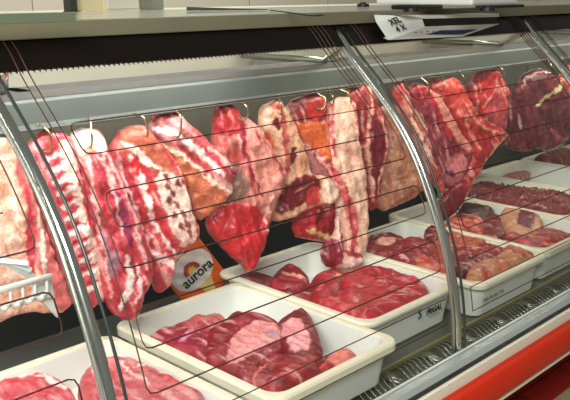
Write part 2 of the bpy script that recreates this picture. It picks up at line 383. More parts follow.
# ------------------------------------------------------------------ trays
def rrect(cx, cy, hx, hy, r, n=5):
    out = []
    for (sx, sy, a0) in ((1, 1, 0), (-1, 1, 90), (-1, -1, 180), (1, -1, 270)):
        for k in range(n+1):
            a = math.radians(a0+90*k/n)
            out.append((cx+sx*(hx-r)+r*math.cos(a), cy+sy*(hy-r)+r*math.sin(a)))
    return out
TW, TD = .485, .68
TRAYS = {}
def tray(key, xc, yf, label, ztop=-.95, zbot=-1.083, w=TW, d=TD, rh=.030):
    cx, cy = xc, yf+d/2
    hx, hy = w/2, d/2
    lo = [(hx-.040, hy-.040, zbot, .035), (hx-.034, hy-.034, zbot+.004, .04), (hx-.020, hy-.020, ztop-rh, .05)]
    loops = [(rrect(cx, cy, a, b_, r), z) for a, b_, z, r in lo]
    body = loops+[(rrect(cx, cy, hx-.028, hy-.028, .045), ztop-.004), (rrect(cx, cy, hx-.046, hy-.046, .035), zbot+.03), (rrect(cx, cy, hx-.062, hy-.062, .02), zbot+.012)]
    def loft(ls, closed=False, c0=True, c1=True):
        v = []; f = []; n = len(ls[0][0])
        for pts, z in ls: v += [W((x, y, z)) for x, y in pts]
        m = len(ls)
        for i in range(m if closed else m-1):
            j = (i+1) % m
            for k in range(n): f.append((i*n+k, i*n+(k+1) % n, j*n+(k+1) % n, j*n+k))
        if not closed:
            if c0: f.append(tuple(range(n-1, -1, -1)))
            if c1: f.append(tuple((m-1)*n+k for k in range(n)))
        return v, f
    t = empty('meat_tray', W((cx, cy, zbot))); tag(t, label, 'tray', 'white plastic meat trays')
    v, f = loft(body); bb = MB(); bb.add(v, f); bb.build('tray_body', TRAY, t, smooth=False, bevel=.002)
    rl = [(rrect(cx, cy, hx-.021, hy-.021, .035), ztop-rh), (rrect(cx, cy, hx-.001, hy-.001, .045), ztop-rh+.001), (rrect(cx, cy, hx, hy, .045), ztop-.006), (rrect(cx, cy, hx-.006, hy-.006, .04), ztop),
          (rrect(cx, cy, hx-.024, hy-.024, .048), ztop), (rrect(cx, cy, hx-.028, hy-.028, .045), ztop-.006)]
    v, f = loft(rl, closed=True); bb = MB(); bb.add(v, f); bb.build('tray_rim', TRAYRIM, t, smooth=False, bevel=.001)
    TRAYS[key] = (cx-hx+.037, cx+hx-.037, cy-hy+.037, cy+hy-.037, zbot+.013)
    return t
T0 = tray('t0', .965, 1.25, 'white meat tray at the near left end, behind the nearest chrome post', d=.61)
T1 = tray('t1', 1.498, 1.232, 'white meat tray in the foreground, its corner lowest on the steel deck', w=.505)
T2 = tray('t2', 2.008, 1.355, 'white meat tray with black maker lettering on its front, left of the middle chrome post', w=.505, rh=.016)
T3 = tray('t3', 2.508, 1.29, 'white meat tray just right of the middle chrome post with small faded print', rh=.02)
T4 = tray('t4', 2.998, 1.31, 'white meat tray holding dark cuts and a fat-ringed steak, left of the mince tray', d=.75)
T5 = tray('t5', 3.49, 1.46, 'white meat tray filled with dark red mince')
T6 = tray('t6', 3.985, 1.553, 'nearly empty white meat tray behind the mince tray')
T7 = tray('t7', 4.48, 1.553, 'far white meat tray second from the right end of the counter')
T8 = tray('t8', 4.975, 1.553, 'farthest white meat tray at the right end of the counter')
TM = tray('tm', .455, 1.25, 'white meat tray left of the nearest chrome post at the picture edge', d=.61)

# ------------------------------------------------------------------ meat builder
def poly_smooth(P, it=2):
    P = np.array(P, float)
    for _ in range(it):
        Q = np.roll(P, -1, 0); P = np.stack([.75*P+.25*Q, .25*P+.75*Q], 1).reshape(-1, 2)
    return P
def resample(P, h):
    Q = np.vstack([P, P[:1]]); L = np.r_[0, np.cumsum(np.linalg.norm(np.diff(Q, axis=0), axis=1))]
    n = max(12, int(L[-1]/h)); s = np.linspace(0, L[-1], n, endpoint=False)
    return np.stack([np.interp(s, L, Q[:, 0]), np.interp(s, L, Q[:, 1])], 1)
def seg_dist(pts, P, closed=True):
    Q = np.vstack([P, P[:1]]) if closed else np.array(P)
    best = np.full(len(pts), 1e9); par = np.zeros(len(pts)); tot = max(1, len(Q)-1)
    for i in range(len(Q)-1):
        a, b_ = Q[i], Q[i+1]; ab = b_-a; L2 = ab@ab+1e-12
        t = np.clip(((pts-a)@ab)/L2, 0, 1); d = np.linalg.norm(pts-(a+t[:, None]*ab), axis=1)
        m = d < best; best[m] = d[m]; par[m] = (i+t[m])/tot
    return best, par
def inside(pts, P):
    x, y = pts[:, 0], pts[:, 1]; c = np.zeros(len(pts), bool); n = len(P); j = n-1
    for i in range(n):
        xi, yi = P[i]; xj, yj = P[j]
        m = ((yi > y) != (yj > y)) & (x < (xj-xi)*(y-yi)/((yj-yi) if yj != yi else 1e-12)+xi); c ^= m; j = i
    return c
SEED = [0]
def meat(name, label, cat, plane, outline, T, cols, marks=(), Tb=None, w=.03, rough=.004, group=None, mt=None,
         fib=(0, 1), fat=0., fatcol=(236, 196, 176), h=.0046, clampbox=None, sm=1, jag=.0018, lumpy=0., grow=.0035):
    """plane = (P0,U,V,N) survey units; outline and marks surveyed on that plane. T = bulge towards N, Tb = bulge behind (metres)"""
    SEED[0] += 1; sd = SEED[0]*7.31
    P0, U, V, N = plane; mt = mt or MEAT; Tb = T*.6 if Tb is None else Tb
    def uv(px):
        q = onplane(px[0], px[1], P0, N)-P0; return (np.dot(q, U)*SC, np.dot(q, V)*SC)
    poly = poly_smooth([uv(p) for p in outline], sm)
    pxm = SC*np.linalg.norm(onplane(*outline[0], P0, N))/FPX          # metres per pixel, roughly
    B = resample(poly, h)
    ar = .5*np.sum(B[:, 0]*np.roll(B[:, 1], -1)-np.roll(B[:, 0], -1)*B[:, 1]); tg = np.roll(B, -1, 0)-np.roll(B, 1, 0)
    tg /= np.linalg.norm(tg, axis=1)[:, None]+1e-9; nn_ = np.stack([tg[:, 1], -tg[:, 0]], 1)*np.sign(ar)
    poly = B+nn_*grow
    if jag:
        jg = jag*(1 if clampbox else 2.6)
        poly = poly+np.array([tuple(noise.noise_vector(Vector((p[0]*48, p[1]*48, sd)))) for p in poly])[:, :2]*jg
    if clampbox:
        x0, x1, y0, y1, zf = clampbox
        poly[:, 0] = np.clip(poly[:, 0], (x0-P0[0])*SC, (x1-P0[0])*SC); poly[:, 1] = np.clip(poly[:, 1], (y0-P0[1])*SC, (y1-P0[1])*SC)
        keep = np.r_[True, np.linalg.norm(np.diff(poly, axis=0), axis=1) > 1e-4]; poly = poly[keep]
    B = resample(poly, h)
    lo, hi = B.min(0), B.max(0)
    gx, gy = np.meshgrid(np.arange(lo[0], hi[0], h), np.arange(lo[1], hi[1], h*.87))
    gx = gx+(np.arange(gx.shape[0]) % 2)[:, None]*h*.5
    G = np.stack([gx.ravel(), gy.ravel()], 1); G = G[inside(G, B)]
    if len(G):
        d, _ = seg_dist(G, B); G = G[d > h*.55]
    allp = np.vstack([B, G]) if len(G) else B; nB = len(B)
    vv, _, ff, ov, _, _ = delaunay_2d_cdt([Vector(p) for p in allp], [(i, (i+1) % nB) for i in range(nB)], [], 1, 1e-6)
    pts = np.array([tuple(v) for v in vv]); d, _ = seg_dist(pts, B)
    rim = d < 1e-5
    w = min(w, max(d.max()*.95, .004))
    e = np.clip(d/w, 0, 1); prof = np.sqrt(np.maximum(0, 1-(1-e)**2))
    fx, fy = fib; fl = math.hypot(fx, fy); fx, fy = fx/fl, -fy/fl
    n1 = np.array([noise.fractal(Vector((p[0]*14, p[1]*14, sd)), 1, 2, 3) for p in pts])
    n2 = np.array([noise.fractal(Vector(((p[0]*fy-p[1]*fx)*75, (p[0]*fx+p[1]*fy)*9, sd+3)), 1, 2, 3) for p in pts])
    n3 = np.array([noise.fractal(Vector((p[0]*55, p[1]*55, sd+9)), 1, 2, 3) for p in pts])
    wob = np.array([tuple(noise.noise_vector(Vector((p[0]*70, p[1]*70, sd+5))))[:2] for p in pts])
    c1, c2 = np.array(lin(cols[0])), np.array(lin(cols[1] if len(cols) > 1 else cols[0]))
    mix = np.clip(.5+n1*.9+n2*1.3+n3*.5, 0, 1)[:, None]
    col = c1*(1-mix)+c2*mix
    if fat:
        fc = np.array(lin(fatcol)); m = np.clip((n2*1.25+n3*.25-(.50-fat))*4, 0, .75)[:, None]; col = col*(1-m)+fc*m
    tissue_gamma = 1.16
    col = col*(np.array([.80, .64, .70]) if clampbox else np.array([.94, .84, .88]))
    rid = np.zeros(len(pts), int); ridge = np.zeros(len(pts)); kinds = [None]
    pw = pts+wob*.0075
    for mk_ in marks:
        kind, typ, P, c = mk_[0], mk_[1], mk_[2], np.array(lin(mk_[3])); Q = np.array([uv(p) for p in P])
        if typ == 'p':
            Q = poly_smooth(Q, 1); ins = inside(pw, Q); dd, _ = seg_dist(pw, Q); sdist = np.where(ins, -dd, dd)
            a = np.clip(.5-sdist/.004, 0, 1); tex = np.clip(.5+n3*.7+n2*.5, 0, 1)[:, None]
        else:
            wd = mk_[4]*pxm/2; Q = np.array(smooth_path(Q, 4)); dd, par = seg_dist(pw, Q, False)
            wl = wd*(.55+.45*np.sin(np.clip(par, .02, .98)*math.pi))*(1+.5*n3)
            a = np.clip(.5-(dd-wl)/.003, 0, 1); tex = np.clip(.5+n3*.7, 0, 1)[:, None]; sdist = dd-wl
        c_alt = mk_[5] if len(mk_) > 5 else None
        cc = c if c_alt is None else c*(1-tex)+np.array(lin(c_alt))*tex
        if c_alt is None: cc = c*(.86+.28*tex)
        a_ = a[:, None]; col = col*(1-a_)+cc*a_
        if kind:
            kinds.append(kind); rid[a > .5] = len(kinds)-1; ridge += a*.0018
        else:
            rid[a > .6] = 0
    n4 = np.array([noise.fractal(Vector(((p[0]*fy-p[1]*fx)*26, (p[0]*fx+p[1]*fy)*5, sd+13)), 1, 2, 2) for p in pts])
    col = np.clip(col, 0, 1)**tissue_gamma*np.array([1.02, 1.03, 1.16]); gm = col.mean(1)[:, None]; col = np.clip(gm+(col-gm)*.93, .002, .95)
    disp = n1*rough*1.6+n2*rough*.5+n3*rough*.45-np.abs(n4)*rough*3.2+rough*.6
    if lumpy: disp = disp+np.abs(n3)*lumpy
    front = T*prof*(1+.25*n1)+disp*np.clip(d/.01, 0, 1)+ridge*np.clip(d/.006, 0, 1)
    back = -(Tb*prof)
    if clampbox: back = np.maximum(back, (clampbox[4]-P0[2])*SC+.0015)
    Uv, Vv, Nv = np.array(U), np.array(V), np.array(N); base = np.array(W(P0))
    vf = base+pts[:, :1]*Uv+pts[:, 1:]*Vv+front[:, None]*Nv
    vb = base+pts[:, :1]*Uv+pts[:, 1:]*Vv+back[:, None]*Nv
    idxb = np.where(rim, np.arange(len(pts)), np.arange(len(pts))+len(pts))
    faces = [tuple(f) for f in ff]
    org = vf.mean(0) if clampbox else base
    org = (float(org[0]), float(org[1]), float(vb[:, 2].min() if clampbox else org[2]))
    pf = {}
    for f in faces:
        r = [rid[i] for i in f]; k = r[0] if (r[0] == r[1] == r[2]) else 0
        pf.setdefault(k, []).append(f)
    # drop tiny islands into the body
    for k in list(pf):
        if k and len(pf[k]) < 12: pf.setdefault(0, []).extend(pf.pop(k))
    def sub(fl_, extra_back, nm, parent, origin):
        vs = np.vstack([vf, vb]); cs = np.vstack([col, col]); F = list(fl_)
        if extra_back: F += [tuple(int(idxb[i]) for i in reversed(f)) for f in faces]
        used = sorted({i for f in F for i in f}); mp = {u: n for n, u in enumerate(used)}
        return mk(nm, [vs[i] for i in used], [tuple(mp[i] for i in f) for f in F], mt, parent, origin, True, [cs[i] for i in used])
    root = sub(pf.get(0, []), True, name, None, org); tag(root, label, cat, group)
    # orientation check
    for k, fl_ in pf.items():
        if k: sub(fl_, False, kinds[k], root, None)
    return root
RY = 1.893   # hanging rail line
def hplane(px, py, yaw=20, dy=0., lean=0):
    P0 = onaxis(px, py, 1, RY+dy); a = math.radians(yaw)
    U = np.array([math.cos(a), -math.sin(a), 0.]); Nh = np.array([-math.sin(a), -math.cos(a), 0.]); l = math.radians(lean)
    V = np.array([0, 0, math.cos(l)])-Nh*math.sin(l); N = Nh*math.cos(l)+np.array([0, 0, math.sin(l)])
    return (P0, U, V, N)
def tplane(key, dz=0.):
    x0, x1, y0, y1, zf = TRAYS[key]
    return (np.array([(x0+x1)/2, (y0+y1)/2, -.980+dz]), np.array([1., 0, 0]), np.array([0, 1., 0]), np.array([0, 0, 1.]))

F, BN = 'fat_strip', 'bone'
CRM = (246, 226, 196)
GH = 'hanging cuts of meat on the rail'
# --- hanging pieces, left to right
meat('hanging_flank', 'pale fatty flank hanging left of the nearest chrome post with one red stripe', 'meat', hplane(15, 135, 16, .0),
     [(-60, 120), (-20, 124), (2, 130), (16, 150), (30, 188), (46, 235), (60, 272), (71, 300), (66, 311), (48, 312), (30, 309), (14, 315), (-8, 322), (-60, 330)], .022,
     [(240, 190, 150), (250, 216, 180)], [
      (None, 'p', [(16, 150), (30, 188), (46, 235), (60, 272), (71, 300), (66, 311), (46, 308), (38, 270), (30, 235), (22, 200), (12, 165)], (222, 118, 112), (244, 178, 160)),
      ('lean_stripe', 's', [(24, 185), (28, 215), (29, 245), (31, 280)], (196, 50, 70), 8),
      (F, 's', [(36, 205), (40, 240), (44, 290)], (250, 226, 200), 5),
      (None, 's', [(8, 170), (14, 200), (17, 240)], (250, 226, 196), 4)], fib=(.3, 1), fat=.12)
ribs = []
for (x, y) in [(48, 150), (50, 162), (53, 174), (58, 185), (62, 198), (66, 210), (72, 223), (76, 237), (80, 251), (84, 265), (86, 281)]:
    ribs.append(('rib_bone', 's', [(x-4, y+8), (x+4, y+5), (x+14, y+1)], (250, 226, 212), 5))
    ribs.append((None, 's', [(x-6, y+3), (x+2, y), (x+11, y-4)], (190, 26, 46), 4))
meat('rack_of_ribs', 'rack of ribs with pale bones, just right of the nearest chrome post', 'ribs', hplane(50, 133, 18),
     [(25, 152), (30, 141), (38, 134), (47, 129), (56, 134), (64, 133), (72, 142), (77, 165), (85, 198), (95, 235), (104, 270), (109, 296), (100, 302), (88, 309), (74, 306), (62, 276), (48, 234), (36, 195), (27, 168)], .022,
     [(216, 84, 92), (240, 150, 146)], [
      (F, 'p', [(57, 137), (70, 142), (77, 170), (88, 212), (99, 250), (107, 292), (98, 298), (90, 262), (80, 228), (70, 195), (60, 165)], (248, 214, 190), (240, 150, 146)),
      (None, 's', [(28, 155), (40, 190), (56, 240), (66, 275)], (206, 60, 70), 10)]+ribs+[
      (None, 's', [(36, 138), (50, 136), (48, 150)], (200, 60, 60), 7),
      (None, 's', [(75, 170), (84, 205), (93, 235)], (215, 30, 50), 4)], fib=(.3, 1), fat=.08)
meat('shoulder_cut', 'long red cut with a round white fat cap, right of the rib rack', 'meat', hplane(90, 125, 20, 0, 6),
     [(68, 145), (70, 135), (78, 129), (92, 129), (102, 135), (107, 148), (114, 165), (124, 188), (136, 216), (146, 245), (153, 270), (149, 286), (142, 297), (139, 312), (131, 320), (117, 317), (105, 302), (98, 272), (88, 235), (78, 195), (71, 165)], .026,
     [(188, 44, 62), (222, 92, 96)], [
      ('fat_cap', 'p', [(66, 140), (72, 129), (92, 127), (104, 136), (107, 152), (100, 152), (92, 149), (86, 156), (76, 154), (69, 148)], (252, 240, 206)),
      (F, 's', [(86, 158), (90, 190), (98, 230), (104, 262), (108, 295)], (240, 176, 160), 4),
      (F, 's', [(96, 153), (107, 175), (115, 200), (120, 232)], (244, 190, 178), 5),
      (F, 's', [(104, 150), (118, 180), (130, 212), (140, 248), (144, 268)], (240, 176, 168), 4),
      (None, 'p', [(100, 230), (110, 232), (118, 262), (110, 280), (103, 262)], (168, 118, 130), (206, 140, 150)),
      (None, 's', [(116, 192), (124, 222), (128, 245)], (150, 34, 76), 8),
      (F, 's', [(124, 255), (128, 275), (124, 292), (118, 305)], (250, 224, 208), 9),
      (F, 's', [(136, 262), (138, 282), (132, 300)], (246, 206, 196), 5),
      (None, 's', [(100, 200), (104, 222), (112, 250)], (200, 20, 44), 5)], fib=(.35, 1), fat=.1)
sp = []
rnd = random.Random(5)
for (x, y) in [(164, 186), (170, 192), (166, 200), (174, 204), (180, 212), (172, 214), (184, 222), (178, 226), (186, 232), (164, 178), (176, 182)]:
    sp.append((None, 's', [(x-2, y-3), (x+2, y+2)], (150, 70, 66), 6))
meat('rib_flank', 'broad marbled flank with orange-brown top, third hanging piece right of the nearest chrome post', 'meat', hplane(143, 122, 20, 0, 4),
     [(107, 152), (112, 143), (117, 133), (126, 127), (139, 125), (148, 130), (157, 141), (171, 156), (182, 175), (189, 198), (192, 216), (198, 226), (199, 238), (193, 243), (181, 249), (174, 260), (174, 274), (166, 289), (158, 292), (149, 280), (142, 258), (132, 232), (121, 202), (111, 172)], .026,
     [(196, 46, 62), (222, 96, 96)], [
      (None, 'p', [(112, 145), (118, 132), (130, 125), (148, 130), (160, 146), (172, 166), (176, 178), (160, 178), (146, 166), (132, 152), (122, 150)], (192, 104, 74), (232, 150, 120)),
      (F, 'p', [(152, 172), (175, 172), (187, 190), (194, 220), (196, 238), (180, 246), (170, 232), (162, 210), (155, 190)], (244, 210, 186), (226, 150, 130)),
      (F, 's', [(118, 142), (130, 148), (144, 160), (158, 168)], (248, 222, 200), 6),
      (F, 's', [(128, 156), (138, 176), (144, 196), (154, 222), (168, 246), (176, 258)], (250, 214, 198), 7),
      (F, 's', [(118, 165), (126, 190), (134, 210), (144, 240), (156, 262)], (242, 186, 178), 4),
      (None, 's', [(131, 160), (134, 172)], (214, 24, 40), 9), (None, 's', [(145, 182), (148, 190)], (224, 30, 44), 7),
      (None, 's', [(150, 205), (160, 226), (168, 238)], (206, 36, 56), 8),
      (F, 's', [(150, 250), (162, 258), (172, 266)], (248, 200, 190), 8)]+sp, fib=(.4, 1), fat=.12)
meat('breast_cut', 'cut with flat orange-brown membrane and diagonal white fat edges, above the orange packet', 'meat', hplane(178, 112, 22),
     [(148, 130), (151, 116), (160, 110), (175, 113), (186, 121), (200, 134), (215, 149), (231, 164), (237, 171), (229, 182), (233, 190), (228, 198), (212, 212), (197, 222), (191, 206), (184, 182), (172, 163), (157, 146)], .020,
     [(206, 84, 84), (238, 160, 150)], [
      ('membrane', 'p', [(152, 140), (170, 148), (188, 163), (210, 180), (229, 195), (212, 211), (197, 222), (190, 204), (184, 182), (172, 163)], (206, 118, 76), (222, 140, 100)),
      (F, 's', [(150, 128), (166, 130), (184, 140), (202, 156), (222, 174)], (250, 226, 210), 7),
      (F, 's', [(158, 142), (176, 152), (196, 168), (212, 182), (230, 192)], (250, 214, 180), 4),
      (None, 's', [(175, 142), (192, 157), (212, 176)], (170, 56, 44), 4),
      (None, 's', [(196, 140), (212, 156), (224, 170)], (200, 60, 80), 5),
      (None, 's', [(226, 166), (236, 173)], (150, 30, 60), 7), (None, 's', [(158, 112), (168, 114)], (190, 60, 56), 6)], fib=(1, .8), fat=.12)
meat('shank_cut', 'hanging cut that ends in a pointed bright red tip, right of the packet', 'meat', hplane(243, 105, 20, 0, 5),
     [(212, 135), (213, 112), (218, 103), (228, 103), (237, 109), (241, 119), (250, 119), (260, 130), (272, 150), (284, 170), (284, 182), (275, 200), (269, 218), (265, 240), (258, 256), (250, 271), (244, 270), (239, 261), (225, 250), (212, 237), (205, 223), (213, 208), (223, 197), (221, 180), (212, 160)], .032,
     [(196, 84, 76), (220, 140, 120)], [
      (None, 'p', [(241, 117), (252, 120), (262, 132), (285, 170), (284, 184), (276, 200), (268, 222), (258, 208), (252, 190), (243, 160)], (222, 146, 126), (236, 176, 154)),
      (None, 'p', [(208, 165), (230, 158), (240, 170), (246, 192), (232, 202), (216, 200)], (150, 112, 88), (196, 140, 112)),
      (None, 'p', [(210, 118), (217, 100), (230, 100), (240, 110), (241, 126), (232, 134), (214, 136)], (172, 30, 40), (206, 60, 60)),
      ('lean_tip', 'p', [(203, 222), (212, 207), (228, 202), (248, 202), (258, 212), (265, 226), (264, 245), (250, 273), (240, 268), (222, 250)], (206, 22, 40), (222, 54, 58)),
      (None, 's', [(238, 120), (239, 142), (243, 160), (250, 178), (256, 194)], (150, 20, 44), 5),
      (F, 's', [(221, 104), (227, 112), (230, 122)], (232, 130, 110), 3),
      (None, 's', [(250, 130), (256, 142)], (176, 36, 50), 4), (None, 's', [(262, 140), (272, 158), (280, 176)], (190, 60, 70), 4),
      (F, 's', [(270, 190), (262, 214), (265, 232)], (240, 190, 170), 3)], fib=(.25, 1), fat=.08)
meat('leg_joint', 'cream-topped leg joint ending in a dark red shank with pale knuckle', 'meat', hplane(279, 101, 22),
     [(258, 122), (260, 109), (269, 101), (279, 101), (286, 110), (293, 122), (300, 140), (306, 158), (312, 176), (326, 177), (336, 186), (337, 197), (330, 203), (316, 204), (303, 210), (288, 217), (273, 222), (270, 214), (277, 196), (280, 178), (274, 155), (264, 138)], .028,
     [(232, 176, 130), (240, 204, 160)], [
      (None, 's', [(264, 134), (269, 148)], (214, 70, 44), 11, (232, 120, 70)),
      (None, 's', [(271, 116), (274, 128)], (110, 24, 30), 7),
      (None, 's', [(268, 105), (276, 106)], (206, 60, 56), 7),
      (None, 's', [(279, 112), (281, 135), (283, 158), (281, 175)], (196, 96, 84), 8),
      (None, 's', [(290, 148), (287, 162)], (100, 28, 34), 8),
      (None, 'p', [(284, 178), (312, 172), (320, 184), (308, 196), (292, 206), (272, 214), (276, 198)], (134, 14, 36), (176, 34, 50)),
      (F, 's', [(290, 192), (302, 184), (312, 180)], (214, 130, 130), 2.5),
      ('knuckle', 'p', [(317, 184), (328, 178), (337, 187), (337, 198), (328, 203), (316, 200)], (246, 206, 176)),
      (None, 'p', [(304, 186), (318, 184), (316, 203), (300, 206)], (206, 60, 56), (226, 120, 104)),
      (F, 's', [(274, 219), (290, 212), (306, 206)], (226, 164, 130), 3)], fib=(.15, 1), fat=.05)
meat('red_cut_block', 'square-cut bright red block with a yellow fat edge, hanging low below the pale knuckle', 'meat', hplane(312, 200, 20, .0),
     [(292, 210), (305, 205), (318, 203), (330, 200), (337, 205), (336, 228), (331, 243), (316, 240), (303, 238), (293, 235)], .03,
     [(206, 26, 40), (216, 50, 56)], [
      (None, 'p', [(309, 206), (335, 200), (336, 232), (322, 232), (310, 226)], (176, 26, 44), (206, 70, 74)),
      (None, 's', [(316, 208), (312, 220)], (110, 10, 30), 7),
      (F, 's', [(304, 228), (316, 232), (334, 238)], (240, 200, 130), 5)], fib=(.2, 1), fat=.05)
meat('brisket', 'cut with an orange translucent membrane and a red top, left of the long pale strip', 'meat', hplane(319, 98, 22, .01, 3),
     [(283, 110), (292, 100), (305, 95), (315, 91), (323, 96), (327, 106), (329, 135), (333, 158), (343, 178), (348, 200), (350, 216), (341, 212), (335, 195), (322, 180), (310, 176), (304, 158), (298, 140), (292, 124)], .022,
     [(156, 30, 46), (196, 72, 72)], [
      ('membrane', 'p', [(293, 122), (310, 121), (327, 120), (329, 150), (326, 162), (314, 152), (302, 140)], (222, 110, 44), (238, 150, 80)),
      (None, 'p', [(300, 98), (315, 92), (323, 100), (322, 118), (304, 118)], (206, 44, 44), (222, 90, 80)),
      (F, 's', [(283, 108), (294, 102), (306, 99), (320, 96)], (226, 150, 140), 3.5),
      (F, 's', [(297, 136), (308, 148), (322, 164), (334, 184), (340, 200)], (238, 180, 160), 2.5),
      (None, 'p', [(304, 148), (316, 160), (328, 178), (314, 176), (306, 166)], (196, 130, 124), (176, 84, 92)),
      (F, 's', [(326, 104), (326, 130), (329, 155)], (220, 140, 130), 3)], fib=(.4, 1), fat=.08)
meat('fat_belly_strip', 'long pale fat strip with a red streak down it and square end', 'meat', hplane(343, 97, 20, -.01, 13),
     [(326, 106), (335, 99), (347, 97), (354, 103), (356, 130), (362, 160), (366, 185), (367, 225), (366, 248), (360, 255), (363, 262), (354, 268), (337, 269), (323, 266), (320, 250), (327, 240), (335, 234), (337, 205), (332, 176), (328, 150)], .024,
     [(236, 190, 156), (246, 216, 176)], [
      ('lean_stripe', 's', [(326, 160), (334, 180), (344, 204), (351, 228), (349, 250)], (190, 50, 58), 10, (214, 100, 92)),
      (None, 'p', [(319, 246), (330, 238), (338, 240), (340, 258), (334, 268), (322, 267)], (150, 24, 52), (190, 70, 84)),
      (None, 's', [(335, 200), (337, 225), (339, 250)], (150, 30, 52), 4),
      (F, 's', [(332, 178), (336, 210), (337, 248)], (246, 214, 200), 2.5),
      (None, 's', [(337, 250), (350, 253), (360, 256)], (180, 40, 56), 5),
      (F, 's', [(340, 262), (352, 261), (360, 259)], (246, 206, 186), 6),
      (None, 's', [(330, 104), (329, 130), (332, 156)], (196, 70, 76), 4),
      (None, 's', [(348, 99), (354, 125), (360, 150)], (204, 100, 96), 3)], fib=(.1, 1), fat=.02)
meat('loin_cut', 'narrow dark red loin with white seams, just left of the middle chrome post', 'meat', hplane(360, 90, 20, -.01),
     [(346, 97), (352, 87), (364, 84), (373, 91), (378, 108), (387, 124), (389, 144), (384, 160), (379, 185), (378, 204), (372, 211), (366, 205), (367, 182), (363, 155), (357, 130), (351, 110)], .022,
     [(166, 40, 50), (200, 80, 76)], [
      (None, 'p', [(366, 122), (376, 118), (383, 140), (378, 165), (372, 195), (367, 180), (364, 150)], (134, 18, 46), (156, 30, 54)),
      (F, 's', [(368, 88), (369, 105), (366, 122), (364, 145), (368, 175), (370, 200)], (240, 176, 150), 4),
      (F, 's', [(374, 112), (381, 128), (384, 148), (377, 175), (375, 200)], (238, 170, 150), 3.5)], fib=(.1, 1), fat=.08)
meat('fat_flank', 'plain beige fat flank hanging partly behind the middle chrome post', 'meat', hplane(385, 100, 20, .02),
     [(379, 110), (388, 104), (398, 118), (410, 146), (421, 172), (425, 187), (413, 198), (398, 204), (384, 211), (376, 208), (377, 186), (384, 160), (389, 144), (386, 124)], .02,
     [(206, 150, 108), (222, 172, 132)], [(None, 's', [(390, 204), (405, 196), (420, 186)], (196, 110, 84), 5), (None, 's', [(404, 130), (414, 156), (422, 178)], (196, 90, 80), 5)], fib=(.3, 1), fat=.02)
meat('trimmed_breast', 'mottled red and cream strip directly right of the middle chrome post', 'meat', hplane(399, 82, 20, .0),
     [(391, 96), (396, 83), (402, 79), (407, 90), (413, 112), (421, 132), (432, 155), (441, 180), (446, 193), (437, 192), (425, 168), (412, 143), (401, 120)], .018,
     [(196, 70, 66), (226, 140, 120)], [(F, 's', [(404, 96), (410, 118), (422, 144), (434, 168)], (240, 196, 166), 4)], fib=(.3, 1), fat=.2)
meat('silverside', 'purple-pink cut with a broad pale fat band, right of the middle chrome post', 'meat', hplane(424, 84, 20),
     [(404, 97), (407, 87), (415, 83), (424, 86), (433, 91), (441, 99), (453, 120), (463, 138), (471, 150), (466, 165), (460, 180), (450, 188), (441, 189), (434, 174), (424, 150), (412, 120)], .024,
     [(158, 48, 64), (192, 96, 104)], [
      ('fat_band', 'p', [(426, 92), (436, 94), (446, 106), (456, 124), (466, 141), (472, 150), (462, 150), (450, 136), (440, 120), (432, 108)], (232, 150, 128), (240, 176, 150)),
      (None, 's', [(412, 88), (424, 92), (434, 112), (448, 136)], (186, 30, 44), 6),
      (F, 's', [(408, 112), (416, 118), (424, 128)], (232, 180, 140), 6), (F, 's', [(418, 140), (428, 156)], (226, 170, 140), 4),
      (None, 'p', [(440, 160), (458, 150), (464, 164), (458, 180), (446, 186), (436, 176)], (208, 120, 120), (178, 80, 92)),
      (None, 's', [(442, 170), (450, 174)], (130, 40, 90), 5)], fib=(.4, 1), fat=.08)
meat('topside', 'red cut with a sharp fat-edged corner sticking out to the right', 'meat', hplane(443, 84, 24, 0, 6),
     [(427, 87), (432, 80), (442, 80), (452, 77), (460, 82), (466, 96), (473, 109), (482, 120), (496, 126), (508, 133), (500, 142), (486, 158), (474, 178), (466, 196), (458, 208), (446, 220), (436, 222), (434, 208), (446, 192), (460, 180), (469, 158), (468, 146), (458, 128), (447, 108), (436, 96)], .024,
     [(186, 28, 34), (206, 58, 50)], [
      (None, 'p', [(430, 82), (450, 77), (461, 84), (474, 112), (484, 124), (474, 128), (462, 112), (446, 100), (434, 94)], (204, 66, 48), (226, 112, 76)),
      (F, 's', [(507, 134), (492, 150), (478, 172), (468, 190)], (238, 170, 120), 5),
      (F, 's', [(462, 104), (472, 120), (488, 130), (506, 134)], (236, 150, 120), 3),
      (F, 's', [(458, 112), (466, 130), (476, 148)], (236, 140, 116), 3.5),
      (None, 'p', [(434, 206), (450, 188), (464, 184), (460, 206), (446, 222), (434, 224)], (140, 18, 36), (170, 36, 46))], fib=(.5, 1), fat=.06)
meat('rump_cut', 'round-topped bright red cut with a pink fat triangle, behind the sharp cornered piece', 'meat', hplane(488, 70, 20, .02),
     [(467, 92), (471, 79), (479, 70), (488, 67), (497, 71), (503, 81), (507, 96), (506, 115), (504, 131), (492, 127), (480, 120), (472, 108)], .03,
     [(206, 28, 34), (216, 60, 56)], [
      (None, 'p', [(480, 105), (494, 92), (501, 104), (504, 128), (492, 127), (482, 118)], (206, 84, 84), (226, 140, 126)),
      (F, 's', [(478, 106), (486, 96), (494, 86), (499, 96), (503, 106)], (238, 150, 130), 3)], fib=(.2, 1), fat=.08)
meat('skirt_piece', 'dark maroon piece hanging between the round-topped red cut and the purple roast', 'meat', hplane(508, 95, 20, .05),
     [(500, 108), (508, 98), (517, 104), (524, 125), (534, 144), (528, 152), (512, 150), (500, 141), (494, 128)], .02, [(110, 24, 36), (140, 40, 50)], fib=(.3, 1), fat=.04)
